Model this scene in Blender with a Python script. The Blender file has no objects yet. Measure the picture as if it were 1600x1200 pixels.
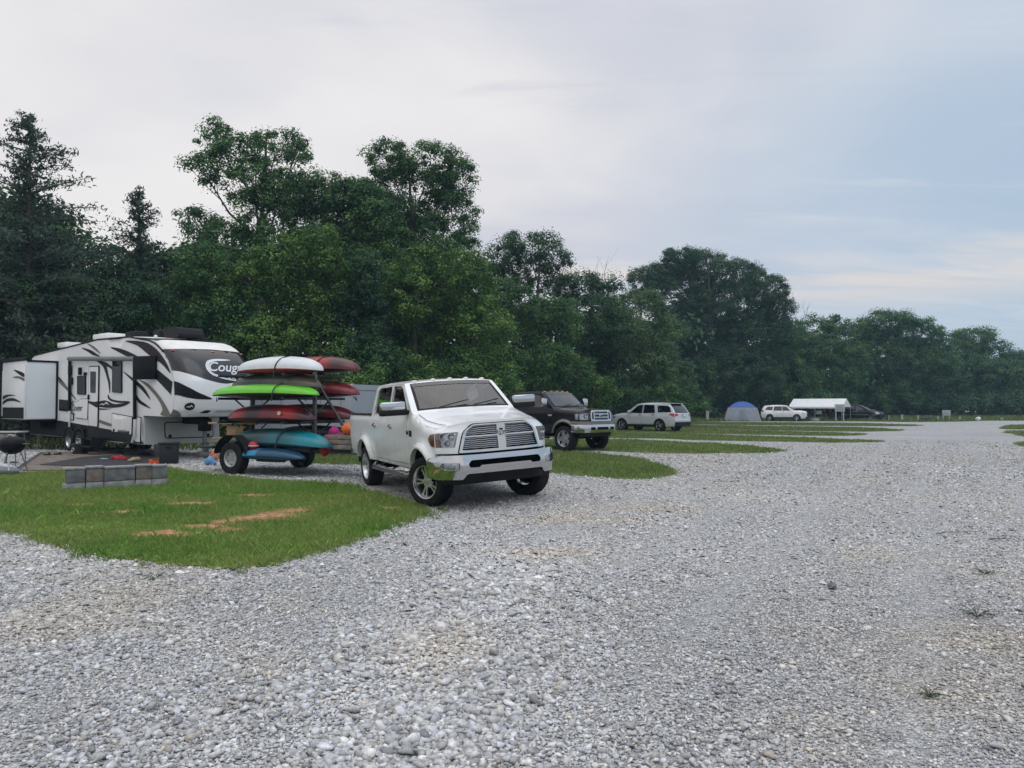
import bpy, bmesh, math, random
import numpy as np
from mathutils import Vector, Matrix, geometry
R = math.radians
S = bpy.context.scene
COL = S.collection
random.seed(7)
RNG = np.random.default_rng(11)

# ------------------------------------------------------------------ camera
CAM_H = 1.6
F = 1200.0
PITCH = math.atan(34.0/1200.0)
cd = bpy.data.cameras.new('camera')
cam = bpy.data.objects.new('camera', cd); COL.objects.link(cam)
cam.location = (0, 0, CAM_H); cam.rotation_euler = (math.pi/2+PITCH, 0, 0)
cd.sensor_width = 36.0; cd.lens = 36.0*F/1600.0
cd.clip_start = .05; cd.clip_end = 3000
S.camera = cam
CP, SP_ = math.cos(PITCH), math.sin(PITCH)
def ray(px, py):
    a = (px-800)/F; b = -(py-600)/F
    return Vector((a, CP-b*SP_, SP_+b*CP))
def G(px, py, z=0.0):
    d = ray(px, py); t = (z-CAM_H)/d.z
    return Vector((d.x*t, d.y*t, z))
def AT(px, py, Y):
    d = ray(px, py); t = Y/d.y
    return Vector((d.x*t, Y, CAM_H+d.z*t))

# ------------------------------------------------------------------ materials
def nt(m): return m.node_tree.nodes, m.node_tree.links
def mat(name, col, rough=.5, metal=0., spec=.5, var=0., vscale=6., bump=0., bscale=60., coat=0., dirt=None, dz=None, rvar=0.):
    m = bpy.data.materials.new(name); m.use_nodes = True
    n, l = nt(m); b = n['Principled BSDF']
    b.inputs['Base Color'].default_value = (*col, 1); b.inputs['Roughness'].default_value = rough
    b.inputs['Metallic'].default_value = metal; b.inputs['Specular IOR Level'].default_value = spec
    b.inputs['Coat Weight'].default_value = coat; b.inputs['Coat Roughness'].default_value = .04
    tc = n.new('ShaderNodeTexCoord')
    if var or rvar:
        t = n.new('ShaderNodeTexNoise'); t.inputs['Scale'].default_value = vscale; t.inputs['Detail'].default_value = 5
        l.new(tc.outputs['Object'], t.inputs['Vector'])
        if var:
            r = n.new('ShaderNodeValToRGB'); e = r.color_ramp.elements
            e[0].position = .3; e[1].position = .7
            e[0].color = (*[c*(1-var) for c in col], 1); e[1].color = (*[min(1, c*(1+var)) for c in col], 1)
            l.new(t.outputs['Fac'], r.inputs['Fac']); l.new(r.outputs['Color'], b.inputs['Base Color'])
        if rvar:
            mr = n.new('ShaderNodeMapRange'); mr.inputs['To Min'].default_value = max(0, rough-rvar); mr.inputs['To Max'].default_value = min(1, rough+rvar)
            mr.inputs['From Min'].default_value = .3; mr.inputs['From Max'].default_value = .7
            l.new(t.outputs['Fac'], mr.inputs['Value']); l.new(mr.outputs['Result'], b.inputs['Roughness'])
    if dirt:                                   # road dust thrown up on the lower part of a thing
        sx = n.new('ShaderNodeSeparateXYZ'); l.new(tc.outputs['Object'], sx.inputs[0])
        t2 = n.new('ShaderNodeTexNoise'); t2.inputs['Scale'].default_value = 5; t2.inputs['Detail'].default_value = 6
        l.new(tc.outputs['Object'], t2.inputs['Vector'])
        ad = n.new('ShaderNodeMath'); ad.operation = 'MULTIPLY_ADD'; ad.inputs[1].default_value = .5
        l.new(t2.outputs['Fac'], ad.inputs[0]); l.new(sx.outputs['Z'], ad.inputs[2])
        mr = n.new('ShaderNodeMapRange'); mr.inputs['From Min'].default_value = dz[0]+.25; mr.inputs['From Max'].default_value = dz[1]+.25
        mr.inputs['To Min'].default_value = .42; mr.inputs['To Max'].default_value = 0
        l.new(ad.outputs[0], mr.inputs['Value'])
        mx = n.new('ShaderNodeMix'); mx.data_type = 'RGBA'
        l.new(mr.outputs['Result'], mx.inputs['Factor'])
        src = b.inputs['Base Color'].links[0].from_socket if b.inputs['Base Color'].is_linked else None
        if src: l.new(src, mx.inputs['A'])
        else: mx.inputs['A'].default_value = (*col, 1)
        mx.inputs['B'].default_value = (*dirt, 1)
        l.new(mx.outputs['Result'], b.inputs['Base Color'])
    if bump:
        t = n.new('ShaderNodeTexNoise'); t.inputs['Scale'].default_value = bscale; t.inputs['Detail'].default_value = 4
        l.new(tc.outputs['Object'], t.inputs['Vector'])
        bp = n.new('ShaderNodeBump'); bp.inputs['Strength'].default_value = bump; bp.inputs['Distance'].default_value = .01
        l.new(t.outputs['Fac'], bp.inputs['Height']); l.new(bp.outputs['Normal'], b.inputs['Normal'])
    return m
def attr_mat(name, attr='col', rough=.8, spec=.3, nvar=.25, nscale=40., transl=0., bump=0.):
    m = bpy.data.materials.new(name); m.use_nodes = True
    n, l = nt(m); b = n['Principled BSDF']
    a = n.new('ShaderNodeAttribute'); a.attribute_name = attr
    src = a.outputs['Color']
    if nvar:
        tc = n.new('ShaderNodeTexCoord')
        t = n.new('ShaderNodeTexNoise'); t.inputs['Scale'].default_value = nscale; t.inputs['Detail'].default_value = 5
        l.new(tc.outputs['Object'], t.inputs['Vector'])
        mr = n.new('ShaderNodeMapRange'); mr.inputs['From Min'].default_value = .3; mr.inputs['From Max'].default_value = .7
        mr.inputs['To Min'].default_value = 1-nvar; mr.inputs['To Max'].default_value = 1+nvar
        l.new(t.outputs['Fac'], mr.inputs['Value'])
        vm = n.new('ShaderNodeVectorMath'); vm.operation = 'SCALE'
        l.new(src, vm.inputs[0]); l.new(mr.outputs['Result'], vm.inputs['Scale']); src = vm.outputs[0]
        if bump:
            bp = n.new('ShaderNodeBump'); bp.inputs['Strength'].default_value = bump; bp.inputs['Distance'].default_value = .01
            l.new(t.outputs['Fac'], bp.inputs['Height']); l.new(bp.outputs['Normal'], b.inputs['Normal'])
    l.new(src, b.inputs['Base Color'])
    b.inputs['Roughness'].default_value = rough; b.inputs['Specular IOR Level'].default_value = spec
    if transl:
        out = n['Material Output']; tr = n.new('ShaderNodeBsdfTranslucent'); mx = n.new('ShaderNodeMixShader')
        l.new(src, tr.inputs['Color']); mx.inputs[0].default_value = transl
        l.new(b.outputs[0], mx.inputs[1]); l.new(tr.outputs[0], mx.inputs[2]); l.new(mx.outputs[0], out.inputs['Surface'])
    return m
def glass_mat(name, tint, refl=1.0, add=.05):
    m = bpy.data.materials.new(name); m.use_nodes = True
    n, l = nt(m); n.remove(n['Principled BSDF']); out = n['Material Output']
    tr = n.new('ShaderNodeBsdfTransparent'); tr.inputs[0].default_value = (*tint, 1)
    gl = n.new('ShaderNodeBsdfGlossy'); gl.inputs['Roughness'].default_value = .02; gl.inputs[0].default_value = (refl, refl, refl, 1)
    fr = n.new('ShaderNodeFresnel'); fr.inputs[0].default_value = 1.55
    mp = n.new('ShaderNodeMath'); mp.operation = 'MULTIPLY_ADD'; mp.inputs[1].default_value = 1.0; mp.inputs[2].default_value = add
    l.new(fr.outputs[0], mp.inputs[0])
    mx = n.new('ShaderNodeMixShader'); l.new(mp.outputs[0], mx.inputs[0])
    l.new(tr.outputs[0], mx.inputs[1]); l.new(gl.outputs[0], mx.inputs[2]); l.new(mx.outputs[0], out.inputs['Surface'])
    return m

# ------------------------------------------------------------------ mesh helpers
def link(name, me, parent=None, loc=None, rotz=None):
    o = bpy.data.objects.new(name, me); COL.objects.link(o)
    if parent is not None: o.parent = parent
    if loc is not None: o.location = loc
    if rotz is not None: o.rotation_euler = (0, 0, rotz)
    return o
def tag(o, label, cat, group=None, kind=None):
    if label: o['label'] = label
    if cat: o['category'] = cat
    if group: o['group'] = group
    if kind: o['kind'] = kind
    return o
def thing(name, label, cat, loc=(0, 0, 0), rotz=0., group=None):
    o = link(name, None, None, loc, rotz); o.empty_display_size = .2
    return tag(o, label, cat, group)
def copy_tree(o, parent=None):
    c = o.copy(); COL.objects.link(c)
    if parent is not None: c.parent = parent
    for ch in list(o.children): copy_tree(ch, c)
    return c

def resample(poly, step, closed=True):
    out = []
    n = len(poly)
    for i in range(n if closed else n-1):
        a = poly[i]; b = poly[(i+1) % n]
        d = math.hypot(b[0]-a[0], b[1]-a[1]); k = max(1, int(math.ceil(d/step)))
        for j in range(k): out.append((a[0]+(b[0]-a[0])*j/k, a[1]+(b[1]-a[1])*j/k))
    if not closed: out.append(tuple(poly[-1]))
    return out
def inside(P, poly):
    P = np.asarray(P, float); poly = np.asarray(poly, float)
    x, y = P[:, 0], P[:, 1]; res = np.zeros(len(P), bool)
    j = len(poly)-1
    for i in range(len(poly)):
        xi, yi = poly[i]; xj, yj = poly[j]
        if yi != yj:
            c = ((yi > y) != (yj > y)) & (x < (xj-xi)*(y-yi)/(yj-yi)+xi)
            res ^= c
        j = i
    return res
def rounded(poly, r, n=4):
    out = []; N = len(poly)
    for i in range(N):
        p = Vector(poly[i]); a = Vector(poly[i-1]); b = Vector(poly[(i+1) % N])
        ri = r[i] if isinstance(r, (list, tuple)) else r
        da = (a-p); db = (b-p); la, lb = da.length, db.length
        k = min(ri, la*.45, lb*.45)
        if k < 1e-4: out.append(tuple(p)); continue
        p0 = p+da/la*k; p1 = p+db/lb*k
        for t in range(n+1):
            u = t/n; q = p0*(1-u)**2+p*2*u*(1-u)+p1*u*u; out.append((q.x, q.y))
    return out
def area2(poly): return sum(poly[i-1][0]*poly[i][1]-poly[i][0]*poly[i-1][1] for i in range(len(poly)))/2
def shrink(poly, d):
    if area2(poly) < 0: poly = poly[::-1]
    out = []; N = len(poly)
    for i in range(N):
        p = Vector(poly[i]); a = Vector(poly[i-1]); b = Vector(poly[(i+1) % N])
        e1 = (p-a).normalized(); e2 = (b-p).normalized()
        n1 = Vector((-e1.y, e1.x)); n2 = Vector((-e2.y, e2.x)); m = (n1+n2)
        if m.length < 1e-5: m = n1
        m.normalize(); c = max(.4, m.dot(n1)); q = p+m*(d/c); out.append((q.x, q.y))
    return out
def spline(pts, n=6, closed=False):
    out = []; N = len(pts); P = [Vector(p) for p in pts]
    rng = range(N if closed else N-1)
    for i in rng:
        if closed: p0, p1, p2, p3 = P[i-1], P[i], P[(i+1) % N], P[(i+2) % N]
        else: p0, p1, p2, p3 = P[max(i-1, 0)], P[i], P[i+1], P[min(i+2, N-1)]
        for j in range(n):
            t = j/n
            out.append(tuple(.5*((2*p1)+(-p0+p2)*t+(2*p0-5*p1+4*p2-p3)*t*t+(-p0+3*p1-3*p2+p3)*t**3)))
    if not closed: out.append(tuple(P[-1]))
    return out

class MB:
    def __init__(s): s.v = []; s.f = []
    def add(s, vs, fs):
        o = len(s.v); s.v.extend([tuple(x) for x in vs]); s.f.extend([tuple(i+o for i in f) for f in fs]); return s
    def box(s, c, size, r=0., rot=None, seg=2):
        bm = bmesh.new(); bmesh.ops.create_cube(bm, size=1.0)
        for v in bm.verts: v.co = Vector((v.co.x*size[0], v.co.y*size[1], v.co.z*size[2]))
        if r > 0:
            bmesh.ops.bevel(bm, geom=bm.edges[:], offset=min(r, min(size)*.45), segments=seg, profile=.5, affect='EDGES')
        M = Matrix.Translation(c)
        if rot is not None: M = M @ (rot if isinstance(rot, Matrix) else Matrix.Rotation(rot, 4, 'Z'))
        bm.verts.ensure_lookup_table(); bm.verts.index_update()
        s.add([M @ v.co for v in bm.verts], [[v.index for v in f.verts] for f in bm.faces]); bm.free(); return s
    def tube(s, pts, r, n=8, caps=True):
        pts = [Vector(p) for p in pts]; N = len(pts)
        rr = r if isinstance(r, (list, tuple)) else [r]*N
        vs = []; up = None
        for i in range(N):
            t = (pts[min(i+1, N-1)]-pts[max(i-1, 0)]).normalized()
            if up is None: up = t.orthogonal().normalized()
            up = (up-t*up.dot(t))
            if up.length < 1e-4: up = t.orthogonal()
            up.normalize(); b = t.cross(up)
            for k in range(n):
                a = 2*math.pi*k/n; vs.append(pts[i]+(up*math.cos(a)+b*math.sin(a))*rr[i])
        fs = [(i*n+k, i*n+(k+1) % n, (i+1)*n+(k+1) % n, (i+1)*n+k) for i in range(N-1) for k in range(n)]
        if caps: fs += [tuple(range(n-1, -1, -1)), tuple((N-1)*n+k for k in range(n))]
        return s.add(vs, fs)
    def lathe(s, prof, c=(0, 0, 0), axis='Z', n=24, close=False):
        vs = []; P = prof
        for k in range(n):
            a = 2*math.pi*k/n; ca, sa = math.cos(a), math.sin(a)
            for (r, h) in P:
                if axis == 'Z': v = (c[0]+r*ca, c[1]+r*sa, c[2]+h)
                elif axis == 'Y': v = (c[0]+r*ca, c[1]+h, c[2]+r*sa)
                else: v = (c[0]+h, c[1]+r*ca, c[2]+r*sa)
                vs.append(v)
        m = len(P); fs = []
        for k in range(n):
            k2 = (k+1) % n
            for i in range(m if close else m-1):
                i2 = (i+1) % m
                fs.append((k*m+i, k2*m+i, k2*m+i2, k*m+i2))
        return s.add(vs, fs)
    def ell(s, c, r, n=12, m=8, zmin=-1.):
        prof = []
        for i in range(m+1):
            t = -math.pi/2+math.pi*i/m
            if math.sin(t) < zmin-1e-6: continue
            prof.append((math.cos(t), math.sin(t)))
        vs = []; k_ = len(prof)
        for k in range(n):
            a = 2*math.pi*k/n
            for (q, h) in prof: vs.append((c[0]+r[0]*q*math.cos(a), c[1]+r[1]*q*math.sin(a), c[2]+r[2]*h))
        fs = [(k*k_+i, ((k+1) % n)*k_+i, ((k+1) % n)*k_+i+1, k*k_+i+1) for k in range(n) for i in range(k_-1)]
        return s.add(vs, fs)
    def grid(s, fn, nu, nv):
        vs = [fn(i/nu, j/nv) for i in range(nu+1) for j in range(nv+1)]
        fs = [(i*(nv+1)+j, (i+1)*(nv+1)+j, (i+1)*(nv+1)+j+1, i*(nv+1)+j+1) for i in range(nu) for j in range(nv)]
        return s.add(vs, fs)
    def prism(s, poly, fmap, depth):
        """flat outline in (u,v) -> fmap(u,v,d) for d=0 and d=depth, closed"""
        if area2(poly) < 0: poly = poly[::-1]
        n = len(poly); vs = [fmap(u, v, 0) for u, v in poly]+[fmap(u, v, depth) for u, v in poly]
        tri = geometry.tessellate_polygon([[Vector((u, v, 0)) for u, v in poly]])
        fs = [tuple(t) for t in tri]+[tuple(n+i for i in reversed(t)) for t in tri]
        fs += [(i, (i+1) % n, n+(i+1) % n, n+i) for i in range(n)]
        return s.add(vs, fs)
    def panel(s, outline, fmap, holes=(), step=.1, flange=None, ugrid=None):
        """fill a 2D outline (minus holes), map it to 3D; flange = vector the rims are pulled back by"""
        loops = [resample(outline, step)]+[resample(h, step) for h in holes]
        pts = []; edges = []; 
        for lp in loops:
            o = len(pts); pts += lp; edges += [(o+i, o+(i+1) % len(lp)) for i in range(len(lp))]
        B = np.array(pts)
        x0, y0 = B.min(0); x1, y1 = B.max(0)
        gx, gy = np.meshgrid(np.arange(x0+step/2, x1, step), np.arange(y0+step/2, y1, step))
        g = np.stack([gx.ravel(), gy.ravel()], 1)
        if len(g):
            ok = inside(g, loops[0])
            for h in loops[1:]: ok &= ~inside(g, h)
            g = g[ok]
            if len(g):
                d = np.full(len(g), 9e9)
                for i in range(0, len(B), 200):
                    d = np.minimum(d, np.min(np.hypot(g[:, None, 0]-B[None, i:i+200, 0], g[:, None, 1]-B[None, i:i+200, 1]), 1))
                g = g[d > step*.45]
        allp = [Vector(p) for p in pts]+[Vector(p) for p in g]
        r = geometry.delaunay_2d_cdt(allp, edges, [], 0, 1e-6)
        vco, fcs = r[0], r[2]
        V2 = np.array([tuple(v) for v in vco]); 
        C = np.array([V2[list(f)].mean(0) for f in fcs])
        ok = inside(C, loops[0])
        for h in loops[1:]: ok &= ~inside(C, h)
        fs = [tuple(f) for f, k in zip(fcs, ok) if k]
        s.add([fmap(float(p[0]), float(p[1])) for p in V2], fs)
        if flange is not None:
            for lp in loops:
                n = len(lp); a = [Vector(fmap(*p)) for p in lp]
                fl = [Vector(flange(*p)) if callable(flange) else Vector(flange) for p in lp]
                s.add(a+[q+w for q, w in zip(a, fl)], [(i, (i+1) % n, n+(i+1) % n, n+i) for i in range(n)])
        return s
    def xform(s, M):
        s.v = [tuple(M @ Vector(v)) for v in s.v]; return s
    def build(s, name, m, parent=None, smooth=38., loc=None, rotz=None):
        me = bpy.data.meshes.new(name); me.from_pydata(s.v, [], s.f); me.update()
        bm = bmesh.new(); bm.from_mesh(me); bmesh.ops.remove_doubles(bm, verts=bm.verts, dist=2e-4)
        bmesh.ops.recalc_face_normals(bm, faces=bm.faces); bm.to_mesh(me); bm.free()
        if smooth:
            me.polygons.foreach_set('use_smooth', [True]*len(me.polygons)); me.set_sharp_from_angle(angle=R(smooth))
        if m is not None: me.materials.append(m)
        return link(name, me, parent, loc, rotz)

def np_mesh(name, V, Fc, cols=None, m=None, smooth=False):
    """V (n,3); Fc (k,3|4) int; cols (n,3)"""
    me = bpy.data.meshes.new(name); n, k = len(V), len(Fc); w = Fc.shape[1]
    me.vertices.add(n); me.vertices.foreach_set('co', np.ascontiguousarray(V, np.float32).ravel())
    me.loops.add(k*w); me.loops.foreach_set('vertex_index', np.ascontiguousarray(Fc, np.int32).ravel())
    me.polygons.add(k); me.polygons.foreach_set('loop_start', np.arange(0, k*w, w, dtype=np.int32))
    me.update(calc_edges=True)
    if cols is not None:
        a = me.attributes.new('col', 'FLOAT_COLOR', 'POINT')
        c4 = np.ones((n, 4), np.float32); c4[:, :3] = cols; a.data.foreach_set('color', c4.ravel())
    if m is not None: me.materials.append(m)
    if smooth: me.polygons.foreach_set('use_smooth', np.ones(k, bool))
    return me

# cheap value noise on the ground plane
_NT = np.random.default_rng(5).random((256, 256))
def vnoise(x, y, sc):
    x = np.asarray(x)*sc; y = np.asarray(y)*sc
    xi = np.floor(x).astype(int); yi = np.floor(y).astype(int); fx = x-xi; fy = y-yi
    fx = fx*fx*(3-2*fx); fy = fy*fy*(3-2*fy)
    g = lambda a, b: _NT[a % 256, b % 256]
    return (g(xi, yi)*(1-fx)+g(xi+1, yi)*fx)*(1-fy)+(g(xi, yi+1)*(1-fx)+g(xi+1, yi+1)*fx)*fy
def fbm(x, y, sc): return .5*vnoise(x, y, sc)+.3*vnoise(x+17.3, y-8.1, sc*2.1)+.2*vnoise(x-5.7, y+31.9, sc*4.3)

# ------------------------------------------------------------------ light and sky
w = bpy.data.worlds.new('World'); S.world = w; w.use_nodes = True
n, l = w.node_tree.nodes, w.node_tree.links
bg = n['Background']; bg.inputs['Strength'].default_value = .1
SUN_EL, SUN_AZ = 60., 150.      # azimuth clockwise from +Y (behind the camera, to the right)
sky = n.new('ShaderNodeTexSky'); sky.sky_type = 'NISHITA'; sky.sun_disc = False
sky.sun_elevation = R(SUN_EL); sky.sun_rotation = R(SUN_AZ); sky.air_density = 1.2; sky.dust_density = 1.5
tc = n.new('ShaderNodeTexCoord')
sep = n.new('ShaderNodeSeparateXYZ'); l.new(tc.outputs['Generated'], sep.inputs[0])
def M(op, a, b=None, c=None):
    x = n.new('ShaderNodeMath'); x.operation = op
    for i, q in enumerate((a, b, c)):
        if q is None: continue
        if isinstance(q, (int, float)): x.inputs[i].default_value = q
        else: l.new(q, x.inputs[i])
    return x.outputs[0]
def MR(v, a, b, c=0., d=1., sm=True):
    x = n.new('ShaderNodeMapRange'); x.interpolation_type = 'SMOOTHSTEP' if sm else 'LINEAR'
    for k, q in (('From Min', a), ('From Max', b), ('To Min', c), ('To Max', d)): x.inputs[k].default_value = q
    l.new(v, x.inputs['Value']); return x.outputs['Result']
def MIX(f, a, b):
    x = n.new('ShaderNodeMix'); x.data_type = 'RGBA'
    for k, q in (('Factor', f), ('A', a), ('B', b)):
        if isinstance(q, tuple): x.inputs[k].default_value = (*q, 1)
        elif isinstance(q, (int, float)): x.inputs[k].default_value = q
        else: l.new(q, x.inputs[k])
    return x.outputs['Result']
X, Y_, Z = sep.outputs
zz = M('ADD', M('MAXIMUM', Z, 0.), .16)
cu = n.new('ShaderNodeCombineXYZ'); l.new(M('DIVIDE', X, zz), cu.inputs[0]); l.new(M('DIVIDE', Y_, zz), cu.inputs[1])
def NZ(scale, detail=4., rough=.5, dist=0., sx=1., sy=1., off=0.):
    mp = n.new('ShaderNodeMapping'); mp.inputs['Scale'].default_value = (sx, sy, 1); mp.inputs['Location'].default_value = (off, off*.7, 0)
    l.new(cu.outputs[0], mp.inputs['Vector'])
    t = n.new('ShaderNodeTexNoise'); t.inputs['Scale'].default_value = scale; t.inputs['Detail'].default_value = detail
    t.inputs['Roughness'].default_value = rough; t.inputs['Distortion'].default_value = dist
    l.new(mp.outputs[0], t.inputs['Vector']); return t.outputs['Fac']
az = M('ARCTAN2', X, Y_)
n1 = NZ(.7, 4, .5, .3, 1, 1, 3.1)
n2 = NZ(1.6, 5, .55, .4, .8, 1.2, 7.7)
n3 = NZ(.45, 3, .5, .2, 1, 1, 12.)
cloud = MIX(MR(n1, .33, .67), (6.4, 6.6, 7.35), (8.8, 8.6, 8.6))
cloud = MIX(M('MULTIPLY', MR(n2, .4, .72), .35), cloud, (8.9, 8.55, 8.4))
n5 = NZ(1.5, 7, .62, .9, .45, 1.7, 21.)
cloud = MIX(M('MULTIPLY', MR(n5, .45, .30), .45), cloud, (5.9, 6.15, 7.0))
# thin break in the cloud to the right, where the blue shows through
azn = M('MULTIPLY_ADD', n3, .5, az)
azn = M('SUBTRACT', azn, .25)
bm_ = M('MULTIPLY', MR(azn, .12, .58), MR(Z, .50, .30, .25, 1.))
blue = MIX(.82, sky.outputs['Color'], (4.5, 5.9, 7.5))
col = MIX(M('MULTIPLY', bm_, .85), cloud, blue)
col = MIX(M('MULTIPLY', M('MULTIPLY', MR(azn, .42, .62), MR(Z, .36, .46)), .55), col, (4.3, 5.5, 7.4))
col = MIX(M('MULTIPLY', M('MULTIPLY', MR(n5, .5, .68), bm_), .5), col, (7.6, 7.7, 8.1))
# low band of pale light under the cloud edge
band = M('MULTIPLY', MR(Z, .10, .155), MR(Z, .195, .165))
st = NZ(1.0, 5, .55, .8, .5, 2.0, 1.3)
col = MIX(M('MULTIPLY', M('MULTIPLY', band, MR(st, .34, .56)), MR(az, -.1, .25, .3, .75)), col, (8.6, 7.7, 6.9))
low = MR(Z, .13, .03)
col = MIX(M('MULTIPLY', low, .5), col, (5.4, 6.7, 7.3))
# the overcast is brightest overhead
bo = MR(Z, .48, .95, 1., 1.75)
vm = n.new('ShaderNodeVectorMath'); vm.operation = 'SCALE'; l.new(col, vm.inputs[0]); l.new(bo, vm.inputs['Scale'])
l.new(vm.outputs[0], bg.inputs['Color'])
sl = bpy.data.lights.new('sun', 'SUN'); so = bpy.data.objects.new('sun', sl); COL.objects.link(so)
sl.energy = .9; sl.angle = R(60); sl.color = (1, .96, .9)
sd = Vector((math.sin(R(SUN_AZ))*math.cos(R(SUN_EL)), math.cos(R(SUN_AZ))*math.cos(R(SUN_EL)), math.sin(R(SUN_EL))))
so.rotation_euler = sd.to_track_quat('Z', 'Y').to_euler()
S.view_settings.view_transform = 'Standard'; S.view_settings.look = 'None'
S.view_settings.exposure = 0.; S.view_settings.gamma = 1.; S.view_settings.use_curve_mapping = False
S.render.engine = 'CYCLES'
S.cycles.use_denoising = True
try: S.cycles.denoiser = 'OPENIMAGEDENOISE'
except Exception: pass
S.cycles.max_bounces = 8; S.cycles.diffuse_bounces = 3; S.cycles.glossy_bounces = 4
S.cycles.transparent_max_bounces = 12; S.cycles.transmission_bounces = 4; S.cycles.caustics_reflective = False
# ------------------------------------------------------------------ ground
def gravel_material():
    m = bpy.data.materials.new('gravel'); m.use_nodes = True
    n, l = nt(m); b = n['Principled BSDF']; b.inputs['Roughness'].default_value = .9; b.inputs['Specular IOR Level'].default_value = .25
    tc = n.new('ShaderNodeTexCoord')
    def vor(sc):
        wn = n.new('ShaderNodeTexNoise'); wn.inputs['Scale'].default_value = sc*.8
        l.new(tc.outputs['Object'], wn.inputs['Vector'])
        mx = n.new('ShaderNodeMix'); mx.data_type = 'RGBA'; mx.blend_type = 'LINEAR_LIGHT'; mx.inputs['Factor'].default_value = .35/sc
        l.new(tc.outputs['Object'], mx.inputs['A']); l.new(wn.outputs['Color'], mx.inputs['B'])
        v = n.new('ShaderNodeTexVoronoi'); v.inputs['Scale'].default_value = sc
        l.new(mx.outputs['Result'], v.inputs['Vector']); return v
    def ramp(src, stops):
        r = n.new('ShaderNodeValToRGB'); e = r.color_ramp.elements
        while len(e) < len(stops): e.new(.5)
        for i, (p, c) in enumerate(stops): e[i].position = p; e[i].color = (*c, 1)
        l.new(src, r.inputs['Fac']); return r.outputs['Color']
    def mix(f, a, c, mode='MIX'):
        x = n.new('ShaderNodeMix'); x.data_type = 'RGBA'; x.blend_type = mode
        for k, q in (('Factor', f), ('A', a), ('B', c)):
            if isinstance(q, tuple): x.inputs[k].default_value = (*q, 1)
            elif isinstance(q, (int, float)): x.inputs[k].default_value = q
            else: l.new(q, x.inputs[k])
        return x.outputs['Result']
    va, vb = vor(42.), vor(16.)
    stops = [(0, (.24, .25, .265)), (.3, (.37, .38, .395)), (.55, (.46, .47, .48)), (.8, (.54, .545, .55)), (.95, (.66, .665, .67)), (1, (.50, .45, .39))]
    def sepx(v):
        s = n.new('ShaderNodeSeparateColor'); l.new(v.outputs['Color'], s.inputs[0]); return s.outputs[0]
    ca = ramp(sepx(va), stops); cb = ramp(sepx(vb), stops)
    nz = n.new('ShaderNodeTexNoise'); nz.inputs['Scale'].default_value = .55; nz.inputs['Detail'].default_value = 6
    l.new(tc.outputs['Object'], nz.inputs['Vector'])
    c = mix(.4, ca, cb)
    # dark gaps between the stones
    c = mix(ramp(va.outputs['Distance'], [(.0, (1, 1, 1)), (.5, (.95, .95, .95)), (.85, (.42, .42, .44))]), (0, 0, 0), c)
    tint = ramp(nz.outputs['Fac'], [(.32, (.93, .96, 1.0)), (.5, (1.02, 1.02, 1.02)), (.62, (1.0, .96, .90)), (.72, (1.10, 1.09, 1.06))])
    c = mix(1., c, tint, 'MULTIPLY')
    n4 = n.new('ShaderNodeTexNoise'); n4.inputs['Scale'].default_value = .16; n4.inputs['Detail'].default_value = 5; n4.inputs['Roughness'].default_value = .6
    l.new(tc.outputs['Object'], n4.inputs['Vector'])
    c = mix(1., c, ramp(n4.outputs['Fac'], [(.3, (.86, .87, .90)), (.5, (1, 1, 1)), (.7, (1.12, 1.11, 1.08))]), 'MULTIPLY')
    l.new(c, b.inputs['Base Color'])
    bp = n.new('ShaderNodeBump'); bp.invert = True; bp.inputs['Strength'].default_value = .9; bp.inputs['Distance'].default_value = .02
    l.new(va.outputs['Distance'], bp.inputs['Height']); l.new(bp.outputs['Normal'], b.inputs['Normal'])
    return m
M_GRAVEL = gravel_material()
def hgt(x, y):
    """the drive humps up a little under the far side of the white pickup"""
    x = np.asarray(x, float); y = np.asarray(y, float)
    fx, fy = .4226, -.9063; dx, dy = x+1.33, y-14.42
    a = dx*fx+dy*fy; b = -dx*fy+dx*0+dy*fx
    b = dx*.9063+dy*.4226
    st = lambda p, q, v: (lambda t: t*t*(3-2*t))(np.clip((v-p)/(q-p), 0, 1))
    return .098*st(-.75, .75, b)*st(5.2, 1.3, b)*st(-4.6, -2.2, a)*st(6.5, 2.6, a)
def ground_grid():
    xs = np.concatenate([[-300, -200, -100, -40, -20], np.arange(-9, 9.01, .3), [20, 40, 100, 200, 400]])
    ys = np.concatenate([[-60, -10, 0, 4], np.arange(6, 24.01, .3), [30, 45, 70, 110, 200, 320, 500]])
    X_, Y2 = np.meshgrid(xs, ys, indexing='ij'); V = np.stack([X_.ravel(), Y2.ravel(), hgt(X_.ravel(), Y2.ravel())], 1)
    m, n = len(xs), len(ys); i, j = np.meshgrid(np.arange(m-1), np.arange(n-1), indexing='ij'); a = (i*n+j).ravel()
    return V, np.stack([a, a+n, a+n+1, a+1], 1)
_g = ground_grid(); me = np_mesh('gravel_ground', _g[0], _g[1], None, M_GRAVEL, smooth=True)
tag(link('gravel_ground', me), 'pale grey crushed stone lot running off to the tree line', 'gravel ground', kind='structure')

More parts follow.
